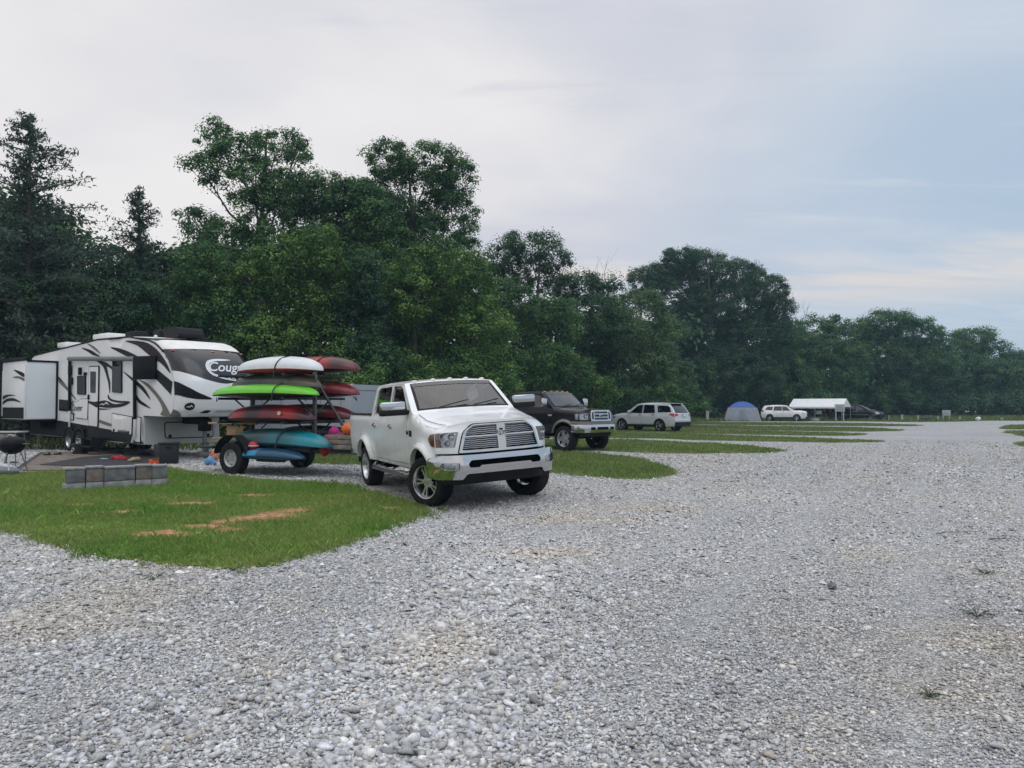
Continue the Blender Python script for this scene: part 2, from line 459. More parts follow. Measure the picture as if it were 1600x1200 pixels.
def PXP(pts, n=5):   # a spline of photo points laid on the ground
    return spline([tuple(G(*p).xy) for p in pts], n, True)
LAWN = PXP([(-420, 748), (0, 741), (90, 737), (262, 733), (335, 744), (430, 751), (540, 760), (610, 776), (664, 797), (640, 813), (560, 845), (480, 870), (410, 884), (330, 886), (240, 880), (130, 866), (60, 846), (0, 831), (-420, 790)], 6)
STRIPS = [
    [(440, 708), (560, 713), (700, 708), (868, 707), (950, 711), (1010, 720), (1052, 736), (1040, 746), (985, 750), (868, 744), (760, 736), (640, 729), (560, 727), (470, 723)],
    [(500, 690), (870, 686), (1000, 688), (1100, 693), (1180, 698), (1230, 705), (1180, 708.5), (1040, 709), (960, 706), (870, 702), (500, 700)],
    [(600, 676), (900, 675), (1100, 679.5), (1250, 684), (1350, 688), (1376, 690.5), (1290, 691.5), (1100, 688), (965, 684.5), (600, 683)],
    [(800, 668), (1000, 669), (1150, 672.5), (1300, 676), (1358, 679.5), (1280, 681), (1100, 677.5), (900, 673)],
    [(900, 663), (1060, 664), (1200, 666), (1340, 668), (1412, 672.5), (1340, 674.5), (1200, 672.5), (1050, 669.5), (900, 667)],
    [(1000, 659.5), (1150, 660), (1300, 661), (1430, 664), (1400, 666), (1250, 665), (1100, 663.5), (1000, 662.5)],
    [(1566, 667), (1600, 663.5), (1720, 664), (1720, 670), (1600, 671), (1570, 670.5)],
    [(1572, 674), (1650, 673), (1750, 676), (1750, 688), (1640, 686), (1588, 679)],
    [(1596, 693), (1680, 690), (1760, 698), (1700, 706), (1610, 700)],
]
STRIPS = [PXP(s, 5) for s in STRIPS]
VERGE = [tuple(G(*p).xy) for p in [(-500, 700), (60, 703), (200, 702), (345, 704.5), (420, 706), (520, 700), (620, 678), (760, 668), (880, 663), (1000, 660.5), (1120, 658.8), (1240, 658.5), (1340, 658.6), (1420, 659.5), (1500, 659), (1540, 657.5), (1700, 657.5), (2100, 657.5)]]
VERGE = resample(VERGE, 1.0, False)
VERGE = VERGE+[(190, 150), (90, 170), (-60, 110), (-60, 35)]
rr = random.Random(3)
def wobble(poly, amp, sc):
    P = np.array(poly); out = []
    for i, (x, y) in enumerate(poly):
        a = (fbm(x, y, sc)-.5)*2*amp*max(1, y/14); b = (fbm(x+40, y+9, sc)-.5)*2*amp*max(1, y/14)
        out.append((x+a, y+b))
    return out
LAWN = wobble(wobble(resample(LAWN, .10), .16, 1.7), .10, 5.3)
MATS = [[tuple(G(*p).xy) for p in q] for q in ([(20, 736), (64, 707), (190, 708), (232, 731), (120, 737)], [(62, 728), (128, 716), (232, 709.5), (262, 722), (180, 732)])]
STRIPS = [wobble(resample(s, .25), .12, 1.2) for s in STRIPS]
DIRT = [(268, 836, .55, .16), (320, 824, .45, .12), (345, 816, .3, .1), (430, 806, .5, .22), (462, 799, .35, .18), (395, 812, .55, .2), (180, 802, .5, .12), (205, 800, .35, .1), (295, 788, .5, .14), (610, 795, .25, .1), (360, 830, .3, .1), (120, 790, .3, .1), (400, 775, .5, .12)]
DIRT = [(*G(a, b).xy, c, d) for a, b, c, d in DIRT]
def dirt(x, y):
    d = np.zeros_like(np.asarray(x, float))
    wob = (fbm(x, y, 5.)-.5)*2.2
    for cx, cy, rx, ry in DIRT:
        q = ((x-cx)/rx/.85)**2+((y-cy)/ry/1.75)**2
        d = np.maximum(d, np.clip(1.35-q+wob, 0, 1))
    return d
def sheet(name, poly, z, step, m, colfn, label, cat, kind='structure', holes=()):
    mb = MB().panel(poly, lambda u, v: (u, v, z+float(hgt(u, v))), step=step, holes=holes)
    o = mb.build(name, m, smooth=None)
    V = np.array(mb.v); me = o.data
    n = len(me.vertices); co = np.empty(n*3, np.float32); me.vertices.foreach_get('co', co); co = co.reshape(-1, 3)
    a = me.attributes.new('col', 'FLOAT_COLOR', 'POINT'); c4 = np.ones((n, 4), np.float32)
    c4[:, :3] = colfn(co[:, 0], co[:, 1]); a.data.foreach_set('color', c4.ravel())
    return tag(o, label, cat, kind=kind)
M_TURF = attr_mat('turf', nvar=.5, nscale=9., rough=.95, spec=.1, bump=.6)
def turfcol(x, y):
    g = np.stack([.10+.05*fbm(x, y, .9), .145+.07*fbm(x, y, .9), .04+.01*fbm(x, y, 1.5)], 1)
    d = dirt(x, y)[:, None]; k = .6+.8*fbm(x, y, 6.)[:, None]
    return g*(1-d)+d*k*np.array([[.36, .19, .11]])
def farcol(x, y):
    q = fbm(x, y, .35)[:, None]
    return np.array([[.10, .155, .045]])*(1-q)+q*np.array([[.17, .18, .08]])
sheet('lawn', LAWN, .012, .13, M_TURF, turfcol, 'mown grass patch with bare orange soil spots in the near campsite', 'lawn')
for i, s in enumerate(STRIPS):
    sheet('lawn', s, .012, .3+.1*i, M_TURF, farcol, 'strip of grass between gravel camping pads', 'lawn')
sheet('meadow', VERGE, .008, 3., M_TURF, farcol, 'grass verge along the foot of the woodland', 'meadow')

# ---- grass blades
M_GRASS = attr_mat('grass_blades', nvar=0, rough=.6, spec=.25, transl=.3)
def blades(polys, dens, h, wd, seed, base=(.12, .21, .05), alt=(.20, .24, .085), edge=.09, nodirt=False):
    r = np.random.default_rng(seed); Ps = []
    for poly in polys:
        P = np.array(poly); a, b = P.min(0)-edge, P.max(0)+edge
        k = int((b[0]-a[0])*(b[1]-a[1])*dens)
        q = r.random((k, 2))*(b-a)+a
        vis = (np.abs(q[:, 0]) < q[:, 1]*.70+1.5) & (q[:, 1] > 2)
        q = q[vis]; q0 = q+r.normal(0, edge, q.shape)
        q = q[inside(q0, poly)]; Ps.append(q)
    q = np.concatenate(Ps); x, y = q[:, 0], q[:, 1]
    den = fbm(x, y, 1.6)
    keep = r.random(len(q)) < np.clip(.25+1.5*den, 0, 1)
    if not nodirt: keep &= r.random(len(q)) > dirt(x, y)*1.05
    q = q[keep]; x, y = q[:, 0], q[:, 1]; k = len(q)
    tall = .55+1.1*fbm(x, y, .8)**1.3
    hh = h*tall*r.lognormal(0, .3, k); ww = wd*(.7+.6*r.random(k))
    an = r.random(k)*2*np.pi; ln = hh*(.15+.75*r.random(k)); la = r.random(k)*2*np.pi
    V = np.zeros((k, 4, 3)); 
    V[:, 0] = np.stack([x-np.cos(an)*ww/2, y-np.sin(an)*ww/2, np.full(k, .005)], 1)
    V[:, 1] = np.stack([x+np.cos(an)*ww/2, y+np.sin(an)*ww/2, np.full(k, .005)], 1)
    mx, my = x+np.cos(la)*ln*.35, y+np.sin(la)*ln*.35
    V[:, 2] = np.stack([mx+np.cos(an)*ww*.4, my+np.sin(an)*ww*.4, hh*.6], 1)
    V[:, 3] = np.stack([x+np.cos(la)*ln, y+np.sin(la)*ln, hh], 1)
    V[..., 2] += hgt(x, y)[:, None]
    o = np.arange(k)[:, None]*4
    Fc = np.concatenate([o+np.array([[0, 1, 2]]), o+np.array([[0, 2, 3]])])
    t = np.clip(fbm(x, y, .7)*1.6-.35+r.normal(0, .22, k), 0, 1)[:, None]
    c = np.array([base])*(1-t)+t*np.array([alt])
    dry = (r.random(k) < .05)[:, None]; c = np.where(dry, np.array([[.26, .21, .10]]), c)
    c = c*r.lognormal(0, .22, k)[:, None]
    return V.reshape(-1, 3), Fc, np.repeat(c, 4, 0)
def grass(polys, *a, label=None, **k):
    V, Fc, c = blades(polys, *a, **k)
    tag(link('grass', np_mesh('grass', V, Fc, c, M_GRASS)), label, 'grass', kind='stuff')
grass([LAWN], 3000, .048, .007, 21, label='short green grass growing on the near campsite lawn', base=(.125, .27, .042), alt=(.26, .32, .095))
def fringe():
    r = np.random.default_rng(91); P = np.array(LAWN); n_ = len(P); out = []
    for i in range(n_):
        if P[i, 1] > 14.5 or abs(P[i, 0]) > P[i, 1]*.72: continue
        for k in range(2):
            if r.random() < .55:
                c = P[i]+r.normal(0, .13, 2); s = .02+.05*r.random(); out.append([(c[0]+s*math.cos(a), c[1]+s*math.sin(a)) for a in (0, 1.26, 2.5, 3.77, 5.03)])
    return out
grass(fringe(), 2600, .05, .008, 29, label='ragged grass tufts creeping into the gravel round the near lawn', base=(.10, .20, .04), alt=(.23, .26, .10), edge=.02)
grass([STRIPS[0]], 900, .06, .014, 22, label='green grass on the strip behind the white pickup', nodirt=True)
grass([STRIPS[1], STRIPS[2], STRIPS[8]], 350, .06, .025, 23, label='grass on the strips ahead of the dark pickup', nodirt=True)
grass(STRIPS[3:8], 150, .055, .04, 24, label='weedy grass on the far strips between pads', nodirt=True, base=(.12, .19, .06), alt=(.21, .22, .10))
grass([VERGE], 22, .2, .06, 25, label='rough grass along the edge of the woods', nodirt=True, base=(.09, .15, .045), alt=(.16, .19, .075))

# ---- loose stones
M_STONE = attr_mat('crushed_stone', rough=.85, spec=.3, nvar=.22, nscale=55., bump=.3)
ICO_V = []; 
_bm = bmesh.new(); bmesh.ops.create_icosphere(_bm, subdivisions=1, radius=1.0)
_bm.verts.ensure_lookup_table(); ICO_V = np.array([v.co[:] for v in _bm.verts]); ICO_F = np.array([[v.index for v in f.verts] for f in _bm.faces]); _bm.free()
HEX_V = np.array([[math.cos(i*math.pi/3), math.sin(i*math.pi/3), -.55] for i in range(6)]+[[0, 0, .75]]+[[.55*math.cos(i*2.094+.5), .55*math.sin(i*2.094+.5), .6] for i in range(3)])
HEX_F = np.array([[i, (i+1) % 6, 6] for i in range(6)])
HEX_V = HEX_V[:7]
GREENS = [LAWN]+STRIPS
WARM = [(*G(a, b).xy, c, d) for a, b, c, d in ((900, 815, 1.0, .5), (990, 800, 1.2, .5), (860, 865, .6, .35), (1525, 1000, .5, .4), (690, 1010, .3, .5))]
def stones(y0, y1, dens, d0, sig, V0, F0, seed, marg=.6, fin=None, fout=None, L0=.415):
    r = np.random.default_rng(seed)
    A = (y1-y0)*2*(.667*y1+marg); k = int(A*dens)
    y = y0+(y1-y0)*r.random(k); x = (r.random(k)*2-1)*(.667*y1+marg)
    k_ = np.abs(x) < .667*y+marg; x, y = x[k_], y[k_]
    q = np.stack([x, y], 1); bad = np.zeros(len(q), bool)
    for gpoly in GREENS:
        P = np.array(gpoly); a, b = P.min(0), P.max(0)
        bb = (q[:, 0] > a[0]) & (q[:, 0] < b[0]) & (q[:, 1] > a[1]) & (q[:, 1] < b[1])
        if bb.any():
            idx = np.where(bb)[0]; ins = inside(q[idx]+r.normal(0, .035, (len(idx), 2)), gpoly)
            bad[idx[ins & (r.random(len(idx)) > .012)]] = True
    for gpoly in MATS: bad |= inside(q, gpoly)
    if fin: bad |= r.random(len(x)) > np.clip((y-fin[0])/(fin[1]-fin[0]), 0, 1)
    if fout: bad |= r.random(len(x)) < np.clip((y-fout[0])/(fout[1]-fout[0]), 0, 1)
    x, y = x[~bad], y[~bad]; k = len(x)
    # a ridge of coarser stone runs from the lawn's edge toward the camera
    ridge = np.exp(-((x+.35-.12*(y-5)-.35*(fbm(x*0, y, .9)-.5))/(.75+.12*np.abs(y-6)))**2)*np.clip((10-y)/2.5, 0, 1)
    ridge = np.maximum(ridge, np.clip(1.8*(fbm(x, y, .45)-.52), 0, .6))
    fine = np.clip(2.2*(fbm(x+90, y, .3)-.45), 0, 1)
    s = d0*(1+ridge*.8)*(1-.25*fine)*r.lognormal(0, sig, k)*.5
    wob_ = .5*(fbm(x*0+3, y, .25)-.5)
    trk = sum(np.exp(-((x-.54*y+c_+wob_)/.24)**2) for c_ in (.1, 1.75, 3.1, 4.75, -1.6))*(.45+.9*fbm(x, y, .6))
    trk = np.clip(trk, 0, 1); s = s*(1-.38*trk)
    s = np.minimum(s, .044)
    a = s*(1+.25*r.random(k)); b = s*(.65+.3*r.random(k)); c = s*(.32+.3*r.random(k))
    U = V0[None]*np.clip(1+r.normal(0, .30, (k, len(V0), 1)), .5, 1.6)
    for _ in range(4):                       # broken faces
        nn = r.normal(0, 1, (k, 3)); nn /= np.linalg.norm(nn, axis=1, keepdims=True)
        ex = np.maximum(0, np.einsum('kvi,ki->kv', U, nn)-(.30+.40*r.random(k))[:, None])
        U = U-ex[..., None]*nn[:, None, :]
    U = U*np.stack([a, b, c], 1)[:, None, :]*1.12
    tx = r.normal(0, .42, k); cz, sz = np.cos(tx), np.sin(tx)
    Yv, Zv = U[..., 1]*cz[:, None]-U[..., 2]*sz[:, None], U[..., 1]*sz[:, None]+U[..., 2]*cz[:, None]
    U = np.stack([U[..., 0], Yv, Zv], -1)
    th = r.random(k)*2*np.pi; ct, st = np.cos(th)[:, None], np.sin(th)[:, None]
    Xv, Yv = U[..., 0]*ct-U[..., 1]*st, U[..., 0]*st+U[..., 1]*ct
    U = np.stack([Xv+x[:, None], Yv+y[:, None], U[..., 2]+(c*(.1+1.25*r.random(k))+hgt(x, y))[:, None]], -1)
    lum = 1.02*L0*r.lognormal(0, .24, k); lum = np.clip(lum*(1+.10*ridge)*(1+.09*trk), .13, .75)
    t = r.random(k)
    tint = np.where(t[:, None] < .03, np.array([[1.10, 1.0, .87]]), np.where(t[:, None] < .40, np.array([[.97, .99, 1.03]]), np.array([[1.015, 1.0, .975]])))
    warm = np.clip(3*(fbm(x-33, y+12, .55)-.55), 0, .7)
    for (a_, b_, c_, d_) in WARM: warm = np.maximum(warm, 1.2*np.exp(-((x-a_)/c_)**2-((y-b_)/d_)**2)*(.4+fbm(x, y, 2.)))
    warm = warm[:, None]
    tint = tint*(1+warm*np.array([[.10, .02, -.10]]))
    col = lum[:, None]*tint
    o = np.arange(k)[:, None, None]*len(V0)
    return U.reshape(-1, 3), (o+F0[None]).reshape(-1, 3), np.repeat(col, len(V0), 0)
def gravel(label, *a, **k):
    V, Fc, c = stones(*a, **k)
    tag(link('gravel', np_mesh('gravel', V, Fc, c, M_STONE)), label, 'gravel', kind='stuff')
gravel('loose crushed limestone covering the nearest part of the lot', 2.6, 8.2, 5600, .0185, .38, ICO_V, ICO_F, 31, marg=2.3, fout=(5.4, 8.2))
gravel('loose crushed limestone in front of the white pickup', 5.4, 17., 3300, .0225, .40, HEX_V, HEX_F, 32, marg=2.4, fin=(5.4, 8.2), fout=(13, 17), L0=.40)
gravel('loose crushed limestone along the middle of the lot', 13., 36., 560, .037, .36, HEX_V, HEX_F, 33, marg=2.6, fin=(13, 17), fout=(19, 36), L0=.375)
# ------------------------------------------------------------------ trees
M_LEAF = attr_mat('leaves', nvar=0, rough=.6, spec=.14, transl=.30)
M_NEEDLE = attr_mat('cedar_foliage', nvar=0, rough=.7, spec=.2, transl=.12)
M_BARK = mat('bark', (.085, .068, .055), .95, var=.4, vscale=9, bump=.8, bscale=25)
M_DEAD = mat('dead_wood', (.20, .18, .16), .95, var=.3, vscale=8)
def leaf_quads(P, Nrm, L, W, r):
    """P (k,3) leaf bases, Nrm (k,3) facing"""
    k = len(P)
    Nrm = Nrm/np.maximum(np.linalg.norm(Nrm, axis=1, keepdims=True), 1e-6)
    t = r.normal(0, 1, (k, 3)); t[:, 2] -= .5; t -= Nrm*(t*Nrm).sum(1, keepdims=True)
    t /= np.maximum(np.linalg.norm(t, axis=1, keepdims=True), 1e-6)
    b = np.cross(Nrm, t); L = L[:, None]; W = W[:, None]
    V = np.stack([P-t*L*.5, P+b*W*.5+t*L*.08, P+t*L*.5-Nrm*L*.12, P-b*W*.5+t*L*.08], 1)
    return V.reshape(-1, 3), np.arange(k*4).reshape(-1, 4)
def crown_arrays(lobes, leaf, dens, r, base, hi, airy=0.):
    """lobes: (cx,cy,cz,rx,ry,rz) -> leaf geometry: each lobe is many leafy twig clumps near its surface"""
    Ps, Ns, Cs, Ls = [], [], [], []
    clr = leaf*4.6
    for (cx, cy, cz, rx, ry, rz) in lobes:
        area = math.pi*(rx*rz+rx*ry+ry*rz)/3*2.2
        nc = max(5, int(area/(clr*clr)*dens*1.55*(1-airy*.5)))
        d = r.normal(0, 1, (nc, 3)); d /= np.linalg.norm(d, axis=1, keepdims=True)
        d[:, 2] = np.where(r.random(nc) < .25, np.abs(d[:, 2]), d[:, 2])
        rad = .55+.5*r.random(nc)**.6
        c = np.stack([cx+d[:, 0]*rx*rad, cy+d[:, 1]*ry*rad, cz+d[:, 2]*rz*rad], 1)
        c = c[c[:, 2] > .2]; d = d[:len(c)]; nc = len(c)
        cs = clr*(.35+.85*r.random(nc)); hue = r.random(nc)
        M_ = int(105*(1-airy*.2)); tot = nc*M_
        e = r.normal(0, 1, (nc, M_, 3)); e /= np.linalg.norm(e, axis=2, keepdims=True)
        e[..., 2] = np.where(r.random((nc, M_)) < .45, np.abs(e[..., 2]), e[..., 2])
        rr_ = (.30+.80*r.random((nc, M_, 1))**.8)
        off = e*rr_*cs[:, None, None]*np.array([1., 1., .8])
        p = c[:, None]+off
        nn = e*1.0+np.array([0, 0, .5])+r.normal(0, .32, e.shape)
        t = np.clip(-.05+1.0*hue[:, None]**1.3+.13*r.normal(0, 1, (nc, M_)), 0, 1)
        col = np.array(base)*(1-t[..., None])+np.array(hi)*t[..., None]
        Ps.append(p.reshape(-1, 3)); Ns.append(nn.reshape(-1, 3)); Cs.append(col.reshape(-1, 3)*r.lognormal(0, .16, tot)[:, None])
        Ls.append(leaf*(.65+.6*r.random(tot)))
    P = np.concatenate(Ps); N_ = np.concatenate(Ns); C = np.concatenate(Cs); L = np.concatenate(Ls)
    V, Fc = leaf_quads(P, N_, L, L*.62, r)
    return V, Fc, np.repeat(C, 4, 0)
def trunk_mesh(h, lobes, r, rad, forks=True):
    mb = MB(); ph = r.random()*6
    top = max((l_[2] for l_ in lobes), default=h)
    H = min(h, top)
    def axis(t): return Vector((math.sin(t*3+ph)*.03*H*t, math.cos(t*2.3+ph)*.03*H*t, t*H))
    pts = [axis(i/9) for i in range(10)]
    mb.tube([Vector((0, 0, -.2))]+pts, [rad*1.5]+[max(.03, rad*(1-.85*i/9)) for i in range(10)], 9)
    for (cx, cy, cz, rx, ry, rz) in lobes:
        c = Vector((cx, cy, cz)); t0 = min(.95, max(.12, (cz-math.hypot(cx, cy)*.6)/H*.85))
        a = axis(t0); m1 = a.lerp(c, .55)+Vector((0, 0, -.12*(c-a).length))
        r0 = rad*(1-.8*t0)*.55
        mb.tube([a, m1, c], [r0, r0*.6, r0*.3], 6)
        for k in range(5):
            d = Vector(r.normal(0, 1, 3)); d.normalize()
            e = c+Vector((d.x*rx, d.y*ry, abs(d.z)*rz))*.85
            s = m1.lerp(c, .3+.14*k)
            mb.tube([s, s.lerp(e, .5)+Vector((0, 0, -.1)), e], [r0*.35, r0*.22, .012], 4, caps=False)
    return mb
K0 = {'green': ((0.039, 0.095, 0.044), (0.133, 0.244, 0.077)), 'bright': ((0.039, 0.102, 0.039), (0.203, 0.325, 0.079)), 'dark': ((0.032, 0.077, 0.046), (0.097, 0.176, 0.074)),
      'olive': ((0.058, 0.104, 0.046), (0.128, 0.186, 0.081)), 'pale': ((0.053, 0.109, 0.058), (0.157, 0.238, 0.102))}
LEAFY = []
def tree(label, bx, Y, lobes_px, kind='green', airy=0., leaf=None, dens=1., seed=0, depth=.9, cat='tree', name='broadleaf_tree', group='trees of the woodland edge', trunk=True):
    r = np.random.default_rng(seed+1000); base = AT(bx, 634+CAM_H*F/Y, Y); base.z = 0
    lobes = []
    for (px, py, rx, ry) in lobes_px:
        yy = Y+(r.random()-.5)*(rx+ry)*Y/F*.9
        c = AT(px, py, yy)
        lobes.append((c.x-base.x, yy-Y, c.z, rx*Y/F, (rx+ry)/2*Y/F*depth, ry*Y/F))
    dens = dens*(1.35 if Y > 70 else 1.1)
    leaf = (leaf or .27*max(.8, Y/42))*.56
    t = thing(name, label, cat, base, 0, group)
    V, Fc, C = crown_arrays(lobes, leaf, dens, r, *K0[kind], airy=airy)
    link('crown', np_mesh('crown', V, Fc, C, M_LEAF), t)
    if trunk:
        h = max(l_[2] for l_ in lobes)
        trunk_mesh(h, lobes, r, .018*h+.05).build('trunk', M_BARK, t, smooth=60)
    return t
def conifer(label, bx, Y, ytop, prof, seed, dens=1.):
    """prof: (height fraction from the top, half width px)"""
    r = np.random.default_rng(seed); base = AT(bx, 634+CAM_H*F/Y, Y); base.z = 0
    H = AT(bx, ytop, Y).z; t = thing('cedar_tree', label, 'tree', base, 0, 'cedars at the end of the camper site')
    mb = MB(); mb.tube([(0, 0, -.2), (.05, 0, H*.3), (0, .08, H*.6), (0, 0, H*.98)], [.26, .2, .12, .02], 8)
    Ps, Ns, Cs = [], [], []
    fr = [p[0] for p in prof]; wd = [p[1]*Y/F for p in prof]
    z = H*.985
    while z > .5:
        q = 1-z/H; rad = float(np.interp(q, fr, wd)); nb = 4+int(rad*.95)
        for k in range(nb):
            a = r.random()*2*np.pi; Lb = rad*(.25+.90*r.random()**1.4); up = .55 if q < .3 else .2
            p0 = Vector((0, 0, z)); zz_ = z+(r.random()-.5)*.6
            p1 = Vector((math.cos(a)*Lb*.5, math.sin(a)*Lb*.5, zz_+up*Lb*.25)); p2 = Vector((math.cos(a)*Lb, math.sin(a)*Lb, zz_+up*Lb*.5-.08*Lb*Lb*.3))
            mb.tube([p0, p1, p2], [.02+.012*Lb, .014+.006*Lb, .008], 4, caps=False)
            ns = int((22+38*Lb)*dens)
            u = r.random(ns)**.75
            pp = np.array([p0.lerp(p1, min(1, 2*x)) if x < .5 else p1.lerp(p2, 2*x-1) for x in u])
            sp = (.07+.10*u*(1-.5*u))[:, None]*min(1.6, .7+Lb*.35)
            pp = pp+r.normal(0, 1, (ns, 3))*sp*np.array([1, 1, .75])
            Ps.append(pp); Ns.append(r.normal(0, 1, (ns, 3))+np.array([0, 0, .5]))
            tt = np.clip(r.random(ns)*.7+.3*r.random(), 0, 1)[:, None]
            brown = np.clip((q-.45)*1.6, 0, .7)*r.random()
            c = (np.array([.036, .068, .050])*(1-tt)+tt*np.array([.070, .112, .075]))
            Cs.append(c*(1-brown)+brown*np.array([.085, .072, .055]))
        z -= .26+.1*r.random()
    P = np.concatenate(Ps); L = .15*(.6+.8*r.random(len(P)))
    V, Fc = leaf_quads(P, np.concatenate(Ns), L*1.3, L*.42, r)
    link('crown', np_mesh('crown', V, Fc, np.repeat(np.concatenate(Cs), 4, 0), M_NEEDLE), t)
    mb.build('trunk', M_BARK, t, smooth=60)
conifer('tall dark cedar with open feathery top at the left edge', 38, 33, 176, [(0, 12), (.05, 36), (.12, 62), (.2, 84), (.35, 122), (.5, 142), (.7, 150), (.9, 130), (1, 90)], 51)
conifer('small pointed cedar rising behind the camper slide-out', 212, 36, 298, [(0, 6), (.06, 24), (.15, 42), (.25, 56), (.45, 68), (.7, 70), (1, 50)], 52)
conifer('dark cedar partly cut off by the left frame edge', -75, 31, 230, [(0, 5), (.1, 30), (.3, 80), (.6, 120), (1, 90)], 53)
T = tree
T('tall airy broadleaf tree with ragged open crown behind the camper roof', 395, 40, [(335, 212, 30, 24), (318, 268, 35, 22), (368, 245, 42, 32), (430, 235, 48, 28), (464, 238, 22, 16), (395, 285, 48, 34), (312, 345, 38, 18), (402, 335, 50, 40), (350, 385, 60, 36), (440, 300, 34, 34)], airy=.22, seed=1, leaf=.25)
T('rounded green tree between the two tallest broadleaf crowns', 500, 43, [(488, 298, 42, 28), (530, 296, 24, 22), (500, 350, 60, 46), (548, 335, 45, 48), (520, 410, 70, 50), (468, 300, 34, 30), (566, 312, 32, 32), (585, 350, 40, 40)], seed=2)
T('big full broadleaf tree rising highest above the kayaks', 650, 45, [(608, 250, 42, 28), (672, 258, 56, 28), (715, 272, 26, 22), (650, 300, 75, 42), (698, 330, 45, 44), (730, 362, 22, 26), (600, 350, 55, 48), (660, 385, 72, 50)], seed=3, leaf=.25, airy=.12)
T('bright green tree with dense layered foliage right of the camper', 470, 37, [(500, 382, 38, 32), (440, 408, 55, 36), (392, 440, 50, 36), (492, 440, 60, 46), (430, 490, 78, 46), (520, 500, 52, 46), (400, 545, 75, 46), (490, 560, 78, 50), (450, 610, 90, 40)], 'bright', seed=4, leaf=.24)
T('mid green tree standing directly behind the camper front', 310, 36.5, [(320, 420, 50, 36), (286, 470, 60, 46), (345, 500, 60, 46), (258, 530, 70, 50), (330, 575, 85, 44), (290, 610, 80, 40)], 'green', seed=5, leaf=.24)
T('dark bushy tree beside the small cedar behind the camper', 170, 35, [(130, 452, 46, 30), (182, 440, 40, 30), (212, 480, 55, 40), (132, 520, 62, 40), (205, 550, 72, 48), (120, 590, 80, 44)], 'dark', seed=6, leaf=.23)
T('low dark bushy tree under the tall cedar', 40, 34, [(30, 470, 60, 34), (70, 540, 80, 46), (10, 560, 70, 50), (60, 610, 90, 40)], 'dark', seed=7, leaf=.23)
T('green tree with bright lower boughs behind the white pickup', 645, 41, [(640, 462, 58, 44), (600, 428, 50, 40), (690, 428, 58, 44), (730, 440, 46, 44), (640, 540, 72, 56), (700, 520, 66, 56), (752, 520, 50, 56), (625, 600, 80, 44), (730, 600, 80, 44)], 'bright', seed=8, leaf=.25)
T('shady green tree filling the gap behind the kayak rack', 560, 39, [(560, 430, 40, 40), (555, 500, 50, 50), (565, 570, 60, 50), (540, 620, 60, 34)], 'dark', seed=9, leaf=.25)
T('thin crowned tree with sky showing through above the dark pickup', 840, 57, [(828, 384, 44, 19), (790, 400, 34, 25), (866, 408, 28, 22), (822, 428, 55, 30), (872, 448, 24, 18), (780, 450, 34, 34)], 'dark', airy=.22, seed=10, leaf=.3)
T('dense tree below the thin crowned tree behind the white pickup', 815, 53, [(800, 484, 52, 44), (862, 505, 54, 44), (780, 560, 64, 54), (850, 585, 74, 48), (800, 620, 70, 30)], 'green', seed=11, leaf=.3)
T('dark round tree behind the dark pickup', 905, 60, [(900, 450, 36, 22), (942, 456, 32, 22), (918, 500, 58, 44), (900, 570, 66, 54), (930, 620, 60, 34)], 'dark', seed=12, leaf=.32)
T('pale willowy tree with drooping boughs behind the silver car', 1000, 62, [(1000, 482, 48, 28), (958, 520, 48, 40), (1032, 530, 46, 44), (990, 582, 70, 42), (1042, 602, 44, 42), (960, 620, 60, 30)], 'pale', seed=13, leaf=.3)
T('massive dark tree with the highest crown on the right', 1110, 94, [(1065, 404, 30, 17), (1008, 440, 26, 22), (1050, 428, 40, 24), (1100, 418, 42, 24), (1150, 430, 42, 24), (1190, 452, 38, 26), (1060, 462, 66, 42), (1140, 482, 80, 44), (1214, 490, 28, 32), (1180, 532, 64, 50), (1080, 540, 72, 58), (1130, 590, 92, 50)], 'dark', seed=14, leaf=.36)
T('low green tree with leaning top right of the massive dark tree', 1275, 104, [(1270, 518, 32, 22), (1303, 514, 22, 20), (1254, 560, 46, 38), (1300, 572, 52, 42), (1268, 622, 62, 34)], 'green', seed=15, leaf=.42)
T('broad domed tree behind the white canopy', 1390, 116, [(1390, 505, 46, 17), (1346, 527, 34, 25), (1430, 522, 44, 24), (1370, 560, 62, 42), (1440, 572, 56, 42), (1390, 622, 72, 32)], 'green', seed=16, leaf=.46)
T('smaller domed tree near the right end of the woods', 1520, 124, [(1520, 530, 36, 17), (1490, 547, 34, 24), (1550, 556, 34, 24), (1500, 592, 62, 42), (1562, 604, 46, 38)], 'green', seed=17, leaf=.5)
T('distant tree cut by the right frame edge', 1610, 126, [(1592, 563, 32, 14), (1625, 572, 40, 24), (1610, 612, 60, 40), (1690, 590, 60, 40)], 'dark', seed=18, leaf=.52)
T('distant low tree outside the right end of the road', 1740, 128, [(1740, 590, 60, 40), (1790, 610, 60, 40), (1700, 620, 60, 30)], 'dark', seed=19, leaf=.55)
T('mid green tree between the massive dark tree and the domed tree', 1225, 100, [(1232, 545, 40, 34), (1215, 600, 56, 44), (1180, 622, 60, 30)], 'green', seed=20, leaf=.4)
T('leafy tree cut off by the left edge beside the cedar', -90, 35, [(-60, 420, 80, 60), (-120, 480, 90, 60), (-60, 560, 90, 60)], 'dark', seed=21, leaf=.25)
